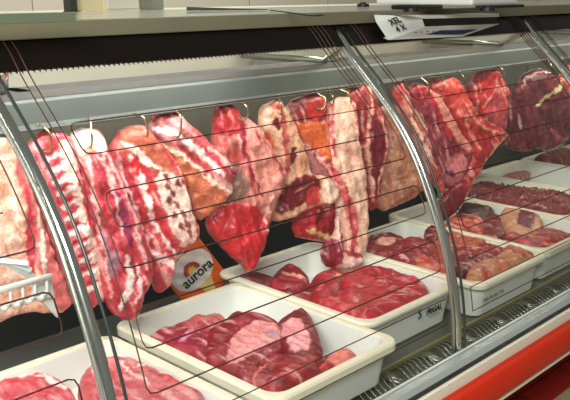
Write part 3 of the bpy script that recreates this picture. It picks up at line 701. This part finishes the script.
meat('wrapped_roast', 'round purple roast with a cream tie across it, near the right edge', 'meat', hplane(540, 70, 20),
     [(512, 95), (516, 82), (525, 73), (539, 68), (552, 72), (561, 84), (567, 100), (569, 120), (567, 137), (557, 148), (545, 152), (534, 146), (524, 130), (516, 112)], .045,
     [(116, 36, 50), (150, 66, 72)], [
      ('tie', 's', [(530, 104), (540, 95), (549, 89), (557, 82)], (240, 222, 160), 4),
      (None, 's', [(528, 78), (540, 74)], (150, 110, 110), 6), (None, 's', [(545, 128), (555, 138), (562, 140)], (186, 90, 104), 5)], mt=MEATW, w=.07, fib=(.4, 1), fat=0, rough=.0016)
meat('orange_roast', 'orange-red roast cut off by the right edge beside the wrapped purple one', 'meat', hplane(572, 62, 20, -.02),
     [(552, 90), (558, 76), (568, 65), (582, 60), (598, 66), (606, 90), (608, 130), (598, 150), (582, 146), (572, 124), (562, 104)], .03,
     [(196, 74, 44), (216, 110, 66)], [(F, 's', [(560, 80), (572, 90), (584, 110)], (236, 160, 110), 4)], mt=MEATW, fib=(.4, 1), fat=.08)

# --- hooks
HK = [([(38, 123), (46, 129), (51, 138), (51, 148), (47, 152)], 'above the rib rack'),
      ([(90, 115), (91, 130), (92, 141), (90, 147)], 'piercing the round white fat cap'),
      ([(135, 114), (143, 117), (147, 126), (147, 137)], 'in the orange-brown top of the broad marbled flank'),
      ([(174, 109), (180, 116), (181, 128), (178, 137)], 'in the cut with the flat orange-brown membrane'),
      ([(239, 101), (246, 106), (248, 115), (243, 121)], 'in the cut with the pointed red tip'),
      ([(278, 97), (281, 104), (281, 114)], 'in the cream-topped leg joint'),
      ([(317, 93), (325, 98), (325, 106), (320, 109)], 'in the orange membrane cut, leftmost of three close hooks'),
      ([(328, 92), (333, 97), (333, 105)], 'middle of the three close hooks left of the middle post'),
      ([(339, 89), (348, 93), (351, 101), (349, 106)], 'at the top of the long pale fat strip'),
      ([(420, 77), (427, 83), (429, 91), (427, 95)], 'in the purple-pink cut right of the middle post'),
      ([(441, 77), (444, 84), (442, 91)], 'in the sharp cornered red cut'),
      ([(458, 72), (464, 77), (464, 84)], 'left of the round-topped red cut'),
      ([(497, 66), (503, 70), (503, 77)], 'in the round-topped red cut'),
      ([(547, 60), (552, 67), (551, 76)], 'in the wrapped purple roast'),
      ([(566, 57), (572, 62), (573, 70)], 'in the orange-red roast at the right edge')]
for path, where in HK:
    n = len(path); pts = []
    for i, (x, y) in enumerate(path):
        t = i/(n-1); yy = RY-.028-.022*math.sin(t*math.pi*.9) if i else RY-.018
        pts.append(onaxis(x, y, 1, yy))
    top = pts[0].copy(); top[2] = -.336; top[1] = 1.874
    tip = pts[-1].copy(); tip[1] += .03; tip[2] += .012
    P = smooth_path([top+np.array([0, .0, .0])]+pts+[tip], 5)
    org = Vector(W(pts[-1]))
    b = MB(); b.tube(P, .0026, 8)
    tag(b.build('meat_hook', HOOKM, None, org, True), 'steel meat hook '+where, 'hook', 'steel hooks on the hanging rail')

# --- lying pieces
def lie(name, label, key, outline, T, cols, marks=(), dz=0., **k):
    k.setdefault('Tb', .12)
    return meat(name, label, 'meat', tplane(key, dz), outline, T, cols, marks, clampbox=TRAYS[key], w=k.pop('w', .035), rough=k.pop('rough', .003), h=k.pop('h', .0042), **k)
DR = [(146, 22, 44), (180, 40, 58)]
lie('meat_slab', 'purplish red slab at the left of the foreground tray', 't1', [(138, 348), (156, 336), (175, 328), (190, 325), (206, 325), (216, 333), (223, 345), (217, 364), (212, 388), (180, 376), (155, 362)], .022, [(160, 24, 58), (186, 50, 76)], [(None, 's', [(180, 350), (190, 340), (196, 330)], (214, 120, 150), 6), (F, 's', [(172, 338), (188, 334), (200, 336)], (206, 120, 110), 3)], fat=.08)
lie('meat_trimming', 'small pinkish trimming at the back of the foreground tray', 't1', [(180, 328), (194, 321), (212, 317), (225, 320), (227, 329), (215, 334), (198, 332)], .022, [(196, 96, 88), (216, 130, 116)], [], dz=.01, fat=.1)
lie('meat_chunk', 'dark red chunk with a pink fat sheet in the middle of the foreground tray', 't1', [(206, 338), (222, 325), (240, 318), (258, 320), (274, 323), (284, 333), (289, 350), (281, 362), (262, 369), (245, 384), (226, 396), (206, 384)], .03, DR, [(F, 'p', [(232, 346), (252, 334), (274, 333), (284, 348), (270, 356), (250, 362), (238, 374), (226, 376)], (222, 148, 140), (196, 100, 110)), (None, 's', [(264, 344), (276, 348)], (176, 140, 160), 7)], dz=.006, fat=.03)
lie('meat_steak', 'block with a square pink fat face and dark right side, foreground tray', 't1', [(275, 328), (288, 319), (303, 312), (311, 320), (318, 338), (323, 356), (315, 363), (300, 365), (288, 360), (281, 344)], .022, [(124, 14, 36), (150, 26, 46)], [('fat_face', 'p', [(277, 332), (297, 325), (306, 336), (313, 357), (293, 360), (284, 346)], (232, 156, 154), (214, 116, 124))], dz=.022)
lie('meat_chunk', 'dark red lump at the very front of the foreground tray', 't1', [(228, 390), (246, 370), (266, 362), (288, 359), (308, 360), (322, 365), (334, 374), (326, 392), (300, 412), (276, 424), (248, 412), (230, 402)], .028, [(150, 18, 32), (176, 34, 44)], [(F, 's', [(252, 392), (258, 382), (268, 372)], (226, 130, 116), 2.5), (F, 's', [(272, 390), (284, 386), (296, 388)], (214, 100, 96), 4)], dz=.004, fat=.02)
lie('meat_trimming', 'pale pink topped piece at the right corner of the foreground tray', 't1', [(316, 374), (322, 362), (338, 353), (350, 355), (360, 362), (352, 380), (332, 394), (316, 390)], .02, [(180, 36, 44), (206, 80, 76)], [(F, 'p', [(326, 362), (340, 354), (352, 357), (357, 363), (342, 370), (330, 372)], (226, 128, 110), (236, 160, 140))], dz=.002)
lie('belly_slab', 'pink fat-rimmed slab in the tray left of the nearest chrome post', 't0', [(-40, 372), (0, 372), (20, 373), (45, 378), (66, 388), (76, 400), (70, 425), (-40, 440)], .024, [(216, 92, 100), (236, 150, 146)], [(F, 's', [(-20, 376), (10, 377), (40, 384), (64, 394)], (252, 214, 196), 8), (None, 's', [(-5, 392), (20, 394), (40, 400)], (206, 60, 76), 7)], fat=.1)
lie('bone_chop', 'pink chopped piece with a short bone end sticking up, behind the nearest chrome post', 't0', [(82, 376), (98, 366), (120, 363), (146, 370), (166, 378), (192, 387), (206, 400), (190, 425), (100, 425), (78, 402)], .026, [(214, 104, 104), (238, 150, 140)], [('bone_end', 's', [(138, 376), (150, 371), (158, 367)], (250, 214, 190), 6), (F, 's', [(92, 374), (102, 390), (112, 405)], (248, 206, 190), 5), (F, 's', [(120, 372), (134, 384), (150, 396)], (244, 196, 180), 4), (None, 's', [(160, 386), (185, 394)], (206, 70, 70), 7)], dz=.004, fat=.14)
lie('meat_chunk', 'small dark piece under the pointed red tip of the hanging cut', 't2', [(236, 280), (250, 275), (268, 276), (279, 284), (273, 296), (255, 291)], .018, [(110, 16, 30), (150, 30, 44)], fat=.04)
lie('meat_chunk', 'red piece with a fleck of pale fat at the back of the lettered tray', 't2', [(266, 286), (280, 272), (292, 268), (306, 275), (310, 288), (298, 294), (280, 293)], .024, DR, [(F, 's', [(282, 280), (292, 283), (304, 285)], (226, 150, 126), 7)], dz=.008)
lie('meat_chunk', 'dark coarse piece along the left rim of the lettered tray', 't2', [(258, 293), (284, 288), (304, 288), (320, 286), (323, 302), (316, 312), (290, 306)], .022, [(136, 16, 34), (160, 36, 48)], fat=.03)
lie('meat_chunk', 'red piece with a pale streak below the end of the long strip', 't2', [(312, 282), (325, 272), (341, 269), (348, 284), (340, 300), (322, 310), (308, 300)], .024, [(166, 20, 40), (196, 50, 60)], [(F, 's', [(322, 282), (334, 284), (344, 280)], (232, 140, 120), 4), (F, 's', [(318, 300), (322, 292)], (216, 100, 110), 5)], dz=.012)
lie('meat_lobe', 'smooth vivid red lobe at the right of the lettered tray', 't2', [(336, 284), (352, 274), (374, 270), (396, 275), (413, 282), (432, 294), (420, 312), (394, 324), (372, 334), (352, 326), (336, 308)], .032, [(192, 14, 46), (212, 40, 66)], [(None, 's', [(395, 285), (408, 292)], (226, 120, 140), 6), (None, 's', [(370, 286), (384, 296)], (160, 10, 36), 5), (F, 's', [(374, 276), (384, 284), (386, 296)], (216, 90, 100), 3)], mt=MEATW, w=.05, rough=.0016, fib=(1, .5))
lie('meat_lobe', 'vivid red lobe at the front left corner of the lettered tray', 't2', [(314, 304), (334, 292), (352, 298), (368, 316), (368, 338), (338, 330)], .026, [(196, 20, 48), (214, 60, 72)], [(F, 's', [(330, 306), (342, 312)], (226, 110, 110), 5)], mt=MEATW, dz=.006, rough=.0018, fib=(1, .5))
lie('meat_chunk', 'dark red piece with pale pink patch, right of the long strip end', 't3', [(362, 252), (370, 238), (386, 233), (400, 238), (409, 248), (402, 259), (384, 262), (368, 260)], .024, [(140, 28, 44), (166, 50, 60)], [(F, 'p', [(374, 246), (392, 241), (396, 248), (390, 254), (376, 252)], (228, 170, 150))], fat=.03)
lie('meat_chunk', 'long dark red piece just left of the middle chrome post', 't3', [(394, 246), (414, 242), (432, 248), (448, 256), (448, 268), (430, 266), (410, 262)], .024, [(146, 26, 42), (176, 50, 54)], dz=.01, fat=.04)
lie('meat_chunk', 'dark piece with a white gristle spot, left of the middle chrome post', 't3', [(382, 264), (398, 253), (414, 256), (427, 268), (420, 278), (400, 274)], .022, [(140, 22, 44), (170, 40, 54)], [(F, 's', [(400, 262), (406, 266)], (232, 170, 160), 5)], dz=.004)
lie('meat_chunk', 'orange-red fatty piece at the foot of the middle chrome post', 't3', [(412, 259), (434, 263), (452, 272), (458, 286), (442, 284), (420, 276)], .022, [(206, 80, 56), (226, 140, 90)], [(None, 's', [(416, 262), (432, 270)], (206, 30, 34), 5)], dz=.012, fat=.06)
lie('meat_cube', 'pink block showing behind the middle chrome post', 't3', [(432, 246), (440, 240), (454, 240), (458, 260), (450, 268), (438, 264)], .024, [(206, 96, 76), (222, 130, 100)], dz=.026)
lie('fat_piece', 'tan fatty piece with red ends at the tray front, right of the middle post', 't3', [(466, 280), (474, 264), (496, 257), (518, 250), (540, 256), (536, 272), (510, 286), (484, 300), (462, 298)], .026, [(206, 146, 90), (222, 176, 116)], [(None, 's', [(482, 274), (486, 284)], (206, 40, 36), 7), (None, 's', [(508, 256), (524, 262)], (170, 50, 44), 9), (None, 's', [(494, 262), (500, 272)], (196, 80, 60), 5)], dz=.004)
lie('fat_piece', 'orange tan lump in the middle of the tray right of the middle post', 't3', [(446, 232), (460, 225), (480, 231), (490, 244), (472, 252), (452, 250)], .024, [(196, 106, 60), (216, 140, 84)], [(None, 's', [(450, 230), (462, 226)], (180, 50, 36), 5)], dz=.02)
lie('meat_chunk', 'red strip crossing the tray right of the middle post', 't3', [(440, 254), (462, 252), (486, 244), (512, 246), (522, 251), (500, 258), (478, 266), (456, 272), (444, 266)], .024, [(166, 30, 34), (200, 66, 56)], [(F, 's', [(466, 258), (486, 252)], (226, 150, 110), 4)], dz=.01, fat=.05)
lie('meat_chunk', 'orange-red speckled piece at the back left of the dark cuts tray', 't4', [(444, 226), (456, 217), (474, 218), (486, 226), (484, 238), (466, 243), (446, 238)], .026, [(206, 84, 50), (226, 130, 84)], [(None, 's', [(450, 226), (462, 222), (472, 228)], (130, 20, 30), 6), (None, 's', [(462, 234), (474, 236)], (150, 20, 34), 5)], dz=.012, fat=.08)
lie('meat_chunk', 'maroon scrap just behind the middle chrome post', 't3', [(424, 232), (434, 227), (446, 230), (450, 240), (438, 244), (426, 241)], .022, [(112, 20, 32), (150, 40, 50)], dz=.03, fat=.04)
lie('meat_chunk', 'dark maroon strip under the orange tan lump, right of the middle post', 't3', [(452, 262), (468, 256), (492, 256), (500, 262), (478, 272), (456, 276)], .024, [(120, 16, 32), (150, 34, 44)], dz=.012, fat=.05)
lie('fat_piece', 'cream and red fatty scrap beside the tan fatty piece, nearest the mince', 't3', [(504, 246), (522, 240), (536, 246), (540, 256), (522, 258), (506, 254)], .022, [(200, 120, 84), (220, 160, 112)], [(None, 's', [(510, 250), (522, 248)], (170, 30, 34), 6)], dz=.016)
lie('meat_chunk', 'nearly black lump at the back of the dark cuts tray', 't4', [(456, 216), (464, 205), (476, 201), (490, 204), (495, 213), (486, 222), (468, 224)], .026, [(66, 14, 24), (100, 26, 36)], dz=.006)
lie('meat_chunk', 'dark red lump left of the fat-ringed steak', 't4', [(474, 224), (492, 216), (510, 222), (510, 238), (494, 246), (478, 240)], .024, [(126, 18, 36), (150, 34, 46)], fat=.04)
lie('ringed_steak', 'cream fat-ringed steak with a dark purple middle beside the mince tray', 't4', [(498, 222), (503, 211), (517, 207), (535, 213), (545, 228), (536, 237), (512, 236)], .024, [(226, 180, 126), (238, 200, 150)], [('lean_middle', 'p', [(517, 216), (528, 212), (536, 222), (532, 232), (518, 233)], (120, 20, 56), (146, 40, 70))], dz=.022)
lie('meat_chunk', 'long red piece along the front of the dark cuts tray', 't4', [(500, 240), (522, 236), (546, 234), (572, 236), (590, 244), (566, 258), (534, 256), (510, 250)], .024, [(160, 20, 34), (190, 40, 46)], [(F, 's', [(530, 246), (548, 249), (562, 247)], (222, 130, 120), 3), (None, 's', [(515, 245), (530, 250)], (200, 20, 34), 5)], fat=.04)
mnc = lie('minced_meat', 'heap of dark red mince in the right hand tray', 't5', [(452, 200), (462, 190), (478, 187), (500, 189), (530, 193), (556, 189), (590, 186), (630, 200), (612, 220), (572, 224), (532, 214), (490, 206), (464, 204)], .022, [(126, 20, 32), (156, 40, 50)], [], rough=.006, mt=MINCE, lumpy=.016, fat=.02, jag=.004)
mnc['kind'] = 'stuff'
lie('meat_trimming', 'few pale trimmings left in the nearly empty tray', 't6', [(488, 172), (500, 166), (516, 166), (532, 172), (524, 178), (500, 178)], .012, [(176, 110, 90), (196, 140, 116)], dz=-.03, fat=.1)
lie('meat_chunk', 'dark red joint in the far tray under the wrapped roast', 't7', [(528, 158), (540, 150), (560, 146), (590, 142), (600, 154), (570, 162), (545, 164)], .03, [(120, 24, 36), (150, 46, 50)], dz=.01, fat=.05)

# lettering on the tray fronts
def at_front(key, px, py, inset=.0195):
    yf = TRAYS[key][2]-.037+inset; return onaxis(px, py, 1, yf-.0015)
p = at_front('t2', 434, 309.5); lettering('FRIGAL', .023, INK, T2, W(p), (math.pi/2, 0, 0), shear=.25, bold=.0006)
p = at_front('t2', 420, 315)
b = MB(); b.tube(smooth_path([p+np.array([.007, 0, .016]), p+np.array([-.006, 0, .010]), p+np.array([.006, 0, -.002]), p+np.array([-.008, 0, -.012])], 4), [.0006]+[.0022]*11+[.0006], 6); b.build('logo_mark', INK, T2)
p = at_front('t2', 434, 315); b = MB()
for k in range(12): b.box(p+np.array([-.03+k*.005, 0, 0]), p+np.array([-.0265+k*.005, .001, .0022]))
b.build('small_print', INKG, T2)
p = at_front('t3', 494, 296.5); b = MB(); rr = random.Random(3)
for k in range(20):
    if rr.random() < .85: b.box(p+np.array([-.065+k*.0065, 0, 0]), p+np.array([-.0605+k*.0065, .001, .007+.003*rr.random()]))
b.build('small_print', INKG, T3)

# ------------------------------------------------------------------ packet
PK = empty('food_packet', W(onaxis(190, 300, 1, 2.12)))
tag(PK, 'orange and white packet with rainbow mark and black lettering, behind the foreground tray', 'packet')
pp = onaxis(192, 271, 1, 2.14)
a = math.radians(28); UP = np.array([math.cos(a)*.93, -.30, 0.]); UP /= np.linalg.norm(UP)
NP = np.array([-.30, -.93, .25]); NP /= np.linalg.norm(NP)
Z0 = np.array([0, 0, 1.]); B1 = np.cross(Z0, -NP); B1 /= np.linalg.norm(B1); B1 = -B1 if B1[0] < 0 else B1; B2 = np.cross(NP, B1); B2 = B2 if B2[2] > 0 else -B2
rt = math.radians(32); UU = math.cos(rt)*B1+math.sin(rt)*B2; VV = -math.sin(rt)*B1+math.cos(rt)*B2
def pk(u, v, n=0): return np.array(W(pp+(UU*u+VV*v)+NP*n))
def pillow(nm, m, u0, u1, v0, v1, T, cells=22, test=None):
    vs = []; fs = []; idx = {}
    for side in (1, -1):
        for i in range(cells+1):
            for j in range(cells+1):
                s, t = i/cells, j/cells; q = (max(0, math.sin(math.pi*s)*math.sin(math.pi*t)))**.5
                cr = .003*math.sin(s*21+t*5)*math.cos(t*17)*q
                vs.append(pk(u0+(u1-u0)*s, v0+(v1-v0)*t, side*(T*q+cr)))
    N_ = cells+1
    for sgn in range(2):
        for i in range(cells):
            for j in range(cells):
                o = sgn*N_*N_; q = (o+i*N_+j, o+(i+1)*N_+j, o+(i+1)*N_+j+1, o+i*N_+j+1); fs.append(q if sgn == 0 else q[::-1])
    return vs, fs
ORG = mat('packet_orange_film', (240, 104, 24), .25, 0, .06, 10, coat=.4)
def packet_mat():
    m = bpy.data.materials.new('packet_film'); m.use_nodes = True; nt = m.node_tree; bs = nt.nodes['Principled BSDF']
    at = nt.nodes.new('ShaderNodeAttribute'); at.attribute_name = 'tissue'; nt.links.new(at.outputs['Color'], bs.inputs['Base Color'])
    bs.inputs['Roughness'].default_value = .28; bs.inputs['Coat Weight'].default_value = .4; return m
vs, fs = pillow('p', ORG, -.095, .095, -.115, .105, .022, 60)
cs = []
N_ = 61
for k in range(len(vs)):
    kk = k % (N_*N_); i, j = kk//N_, kk % N_; u = -.095+.19*i/60; v = -.115+.22*j/60
    r = math.hypot(u/1.35, (v-.005)); c = (240, 100, 22)
    if r < .064: c = (238, 236, 228)
    r2 = math.hypot(u+.004, v-.004)
    if v > .002:
        if .026 < r2 < .034: c = (190, 40, 60)
        elif .017 < r2 < .026: c = (206, 70, 90)
        elif r2 < .017: c = (240, 206, 60)
    if v < -.055 and abs(u-.01) < .03+.3*(v+.055): c = (238, 214, 120)
    if v > .075: c = (236, 220, 214) if abs(u) < .02 else (230, 80, 24)
    cs.append(lin(c))
bag = mk('bag', vs, fs, packet_mat(), PK, None, True, cs)
me_rot = Matrix((tuple(UU), tuple(VV), tuple(NP))).transposed().to_euler()
lt = lettering('aurora', .034*SC*1.45, INK, PK, tuple(pk(.004, -.014, .0235)), me_rot, shear=0, bold=.0009)

# ------------------------------------------------------------------ white plastic-coated rack at the left edge
RK = empty('wire_rack', W(onaxis(25, 300, 1, 1.62)))
tag(RK, 'white rack with hanging teeth at the left edge, before the pale flank', 'rack')
YR = 1.62
A0 = onaxis(-40, 303, 1, YR); A1 = onaxis(51, 276, 1, YR); A0[2] = A1[2]
b = MB(); b.tube([A0, A1], .0065, 8); b.build('top_bar', WHITEP, RK, smooth=True)
L_ = A1[0]-A0[0]
b2 = MB(); scal = []
k = 0; x = A1[0]-.012
while x > A0[0]:
    b = MB(); b.tube([(x, YR, A1[2]), (x, YR, A1[2]-.032), (x-.012, YR-.004, A1[2]-.040)], .0035, 6); b.build('tooth', WHITEP, RK, smooth=True)
    x -= .030; k += 1
for q in range(120):
    t = q/119; xx = A0[0]+L_*t; scal.append((xx, YR+.012, A1[2]-.045-.007*abs(math.sin((xx-A1[0]+.012)*math.pi/.030))))
b = MB(); b.tube(scal, .0055, 6); b.build('scalloped_bar', WHITEP, RK, smooth=True)
tri = [onaxis(x, y, 1, YR+.02) for x, y in [(36, 282), (51, 277), (58, 318), (46, 305), (33, 298)]]
b = MB(); n = len(tri); b.add([W(t) for t in tri]+[W(t+np.array([0, .012, 0])) for t in tri], [tuple(range(n)), tuple(range(2*n-1, n-1, -1))]+[(i, (i+1) % n, n+(i+1) % n, n+i) for i in range(n)]); b.build('end_bracket', WHITEP, RK)
for q in range(3):
    b = MB(); P_ = onaxis(-40, 262+q*9, 1, YR+.06); Q_ = onaxis(34-q*3, 278-q*7, 1, YR+.03); b.tube([onaxis(-30, 240+q*9, 1, YR+.10), Q_], .0075, 6); b.build('cross_slat', mat('grey_slat', (176, 182, 180), .35, .3), RK)

# ------------------------------------------------------------------ things on the shelf and behind
ZS = -.0725
SCL = empty('weighing_scale', W(onaxis(440, 6, 2, ZS)))
tag(SCL, 'white weighing scale on black rubber feet on the counter top', 'scale')
f1, f2, f3 = onaxis(363, 7, 2, ZS), onaxis(411, 12, 2, ZS), onaxis(487, 11, 2, ZS)
for f_ in (f1, f2, f3):
    b = MB(); b.tube([f_+np.array([0, 0, .0005]), f_+np.array([0, 0, .012]), f_+np.array([0, 0, .0125]), f_+np.array([0, 0, .018])], [.021, .020, .012, .010], 16); b.build('rubber_foot', BLACK, SCL)
xs = [f1[0], f3[0]]
bx0, bx1 = min(xs)-.06, max(xs)+.06; by0 = min(f2[1], f3[1])-.01; by1 = by0+.42
b = MB(); b.box((bx0, by0+.03, ZS+.018), (bx1, by1, ZS+.12)); b.build('housing', WHITEP, SCL, bevel=.006)
b = MB(); b.box((bx0+.3, by0+.005, ZS+.008), (f2[0]+.22, by0+.028, ZS+.018)); b.build('lever_frame', BLACK, SCL, bevel=.003)
b = MB(); b.box((bx0+.05, by0, ZS+.13), (bx1-.05, by1-.03, ZS+.14)); b.build('weighing_pan', CHROME, SCL, bevel=.003)
b = MB(); b.tube([f2+np.array([-.10, -.004, .016]), f2+np.array([.16, -.004, .014])], .006, 8); b.build('leveling_bar', BLACK, SCL)

# reflection of the scale in the glass, built as a solid lettered box
DH = empty('scale_reflection', W(onaxis(440, 30, 1, 1.66)))
tag(DH, 'navy-striped white wedge standing in for the scale mirrored in the glass below the shelf', 'reflection')
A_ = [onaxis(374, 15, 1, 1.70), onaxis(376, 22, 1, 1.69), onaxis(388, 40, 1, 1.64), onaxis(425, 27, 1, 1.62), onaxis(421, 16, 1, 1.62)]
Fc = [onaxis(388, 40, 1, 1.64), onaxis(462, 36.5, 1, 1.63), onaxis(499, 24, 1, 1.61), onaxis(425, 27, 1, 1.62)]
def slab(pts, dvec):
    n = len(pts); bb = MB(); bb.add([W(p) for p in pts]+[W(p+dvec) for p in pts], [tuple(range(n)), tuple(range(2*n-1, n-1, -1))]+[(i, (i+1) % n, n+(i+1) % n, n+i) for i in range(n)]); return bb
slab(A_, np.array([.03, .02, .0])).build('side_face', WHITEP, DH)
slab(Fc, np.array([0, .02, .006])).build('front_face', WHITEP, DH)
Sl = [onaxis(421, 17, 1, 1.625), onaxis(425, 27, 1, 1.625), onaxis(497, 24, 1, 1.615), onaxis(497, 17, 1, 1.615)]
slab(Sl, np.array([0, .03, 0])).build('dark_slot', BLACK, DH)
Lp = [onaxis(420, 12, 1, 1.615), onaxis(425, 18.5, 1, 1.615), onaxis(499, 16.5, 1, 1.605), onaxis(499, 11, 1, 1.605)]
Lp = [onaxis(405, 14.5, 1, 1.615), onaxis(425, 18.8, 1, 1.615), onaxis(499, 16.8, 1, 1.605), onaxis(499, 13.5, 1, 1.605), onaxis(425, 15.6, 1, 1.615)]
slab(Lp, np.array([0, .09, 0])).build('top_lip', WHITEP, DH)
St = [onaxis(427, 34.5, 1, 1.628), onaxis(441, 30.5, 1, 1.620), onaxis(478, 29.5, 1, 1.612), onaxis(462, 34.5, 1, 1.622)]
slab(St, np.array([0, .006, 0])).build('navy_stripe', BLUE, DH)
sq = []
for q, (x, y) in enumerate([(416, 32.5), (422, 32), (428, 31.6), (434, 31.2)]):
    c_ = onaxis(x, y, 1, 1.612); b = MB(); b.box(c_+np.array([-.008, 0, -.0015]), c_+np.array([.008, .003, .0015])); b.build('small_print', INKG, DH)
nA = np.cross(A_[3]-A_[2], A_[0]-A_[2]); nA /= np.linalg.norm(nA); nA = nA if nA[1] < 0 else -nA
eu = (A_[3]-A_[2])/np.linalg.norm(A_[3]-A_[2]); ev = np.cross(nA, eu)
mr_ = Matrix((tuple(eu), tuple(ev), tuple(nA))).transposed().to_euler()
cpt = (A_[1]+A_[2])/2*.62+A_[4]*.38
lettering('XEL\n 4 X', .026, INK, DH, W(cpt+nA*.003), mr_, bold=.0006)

# low grey-green panel on the shelf, dark bar, cable
q0 = onaxis(76, 22, 2, ZS)
b = MB(); hgt = onaxis(76, 12, 1, q0[1])[2]
b.box((X0+.05, q0[1], ZS+.0005), (q0[0], q0[1]+.012, hgt))
o = b.build('glass_upstand', GREENGR, None, W(((X0+q0[0])/2, q0[1], ZS+.0005)), bevel=.001); tag(o, 'low grey-green glass upstand on the counter top at the left', 'glass panel')
b = MB(); c0 = onaxis(190, 11, 2, ZS); c1 = onaxis(268, 10.3, 2, ZS)
zt = onaxis(190, 7, 1, c0[1])[2]
b.add([W(p) for p in [(c0[0], c0[1], ZS+.001), (c1[0], c1[1], ZS+.001), (c1[0], c1[1], ZS+.003), (c0[0], c0[1], zt), (c0[0]+.01, c0[1]+.03, ZS+.001), (c1[0]+.01, c1[1]+.02, ZS+.001), (c1[0]+.01, c1[1]+.02, ZS+.003), (c0[0]+.01, c0[1]+.03, zt)]],
      [(0, 1, 2, 3), (7, 6, 5, 4), (0, 4, 5, 1), (1, 5, 6, 2), (2, 6, 7, 3), (3, 7, 4, 0)])
o = b.build('knife_wedge', CHAR, None, W((c0[0], c0[1], ZS+.001))); tag(o, 'dark wedge-shaped strip lying on the counter top left of the thin cable', 'strip')
b = MB(); cp = [onaxis(x, y, 2, ZS+.003) for x, y in [(270, 10.3), (285, 12), (300, 14), (312, 15.6), (323, 15.3)]]
b.tube(smooth_path(cp, 5), .0018, 6); o = b.build('thin_cable', INK, None, W(cp[0]), True); tag(o, 'thin black cable lying across the counter top', 'cable')

# back worktop and the things on it
ZB = -.112
b = MB(); b.box((.6, 3.1, ZB-.05), (7, 3.9, ZB)); b.box((.62, 3.12, ZB-.06), (6.98, 3.88, -1.6)); o = b.build('back_worktop', CREAM, None, W((3.8, 3.5, -1.6))); tag(o, 'pale worktop unit behind the counter', 'worktop')
m0 = onaxis(80, 9.5, 1, 3.35); m1 = onaxis(104, 10.5, 1, 3.2); m2 = onaxis(140, 10, 1, 3.2)
MC = empty('meat_slicer', W((m1[0], 3.3, ZB))); tag(MC, 'beige boxy machine on the worktop behind the counter', 'machine')
zb = ZB+.008
b = MB(); b.add([W(p) for p in [(m1[0], 3.2, zb), (m2[0], 3.2, zb), (m2[0], 3.5, zb), (m1[0]-.02, 3.5, zb), (m1[0], 3.2, zb+.35), (m2[0], 3.2, zb+.35), (m2[0], 3.5, zb+.35), (m1[0]-.02, 3.5, zb+.35)]],
      [(3, 2, 1, 0), (4, 5, 6, 7), (0, 1, 5, 4), (1, 2, 6, 5), (2, 3, 7, 6), (3, 0, 4, 7)]); b.build('housing', BEIGE, MC, bevel=.004)
b = MB(); b.box((m1[0]+.012, 3.19, zb+.012), (m2[0]-.012, 3.2, zb+.33)); b.build('front_cover', BEIGE2, MC, bevel=.003)
for x in (m1[0]+.03, m2[0]-.03):
    for y in (3.24, 3.46):
        b = MB(); b.tube([(x, y, ZB), (x, y, zb)], .012, 10); b.build('foot', BLACK, MC)
d0 = onaxis(69, 5, 1, 3.3)
b = MB(); b.box((d0[0], 3.3, ZB), (d0[0]+.045, 3.36, ZB+.012)); b.box((d0[0], 3.3, ZB+.01), (d0[0]+.045, 3.35, ZB+.2)); o = b.build('charcoal_stand', CHAR, None, W((d0[0]+.02, 3.32, ZB)), bevel=.006); tag(o, 'small charcoal upright block left of the beige machine', 'block')
g0 = onaxis(141, 10, 1, 3.4); g1 = onaxis(164, 10, 1, 3.4)
b = MB(); b.box((g0[0]+.02, 3.4, ZB), (g1[0], 3.6, ZB+.3)); o = b.build('slatted_box', GREYCAB, None, W((g0[0]+.05, 3.5, ZB)), bevel=.003); tag(o, 'grey slatted metal box right of the beige machine', 'box')
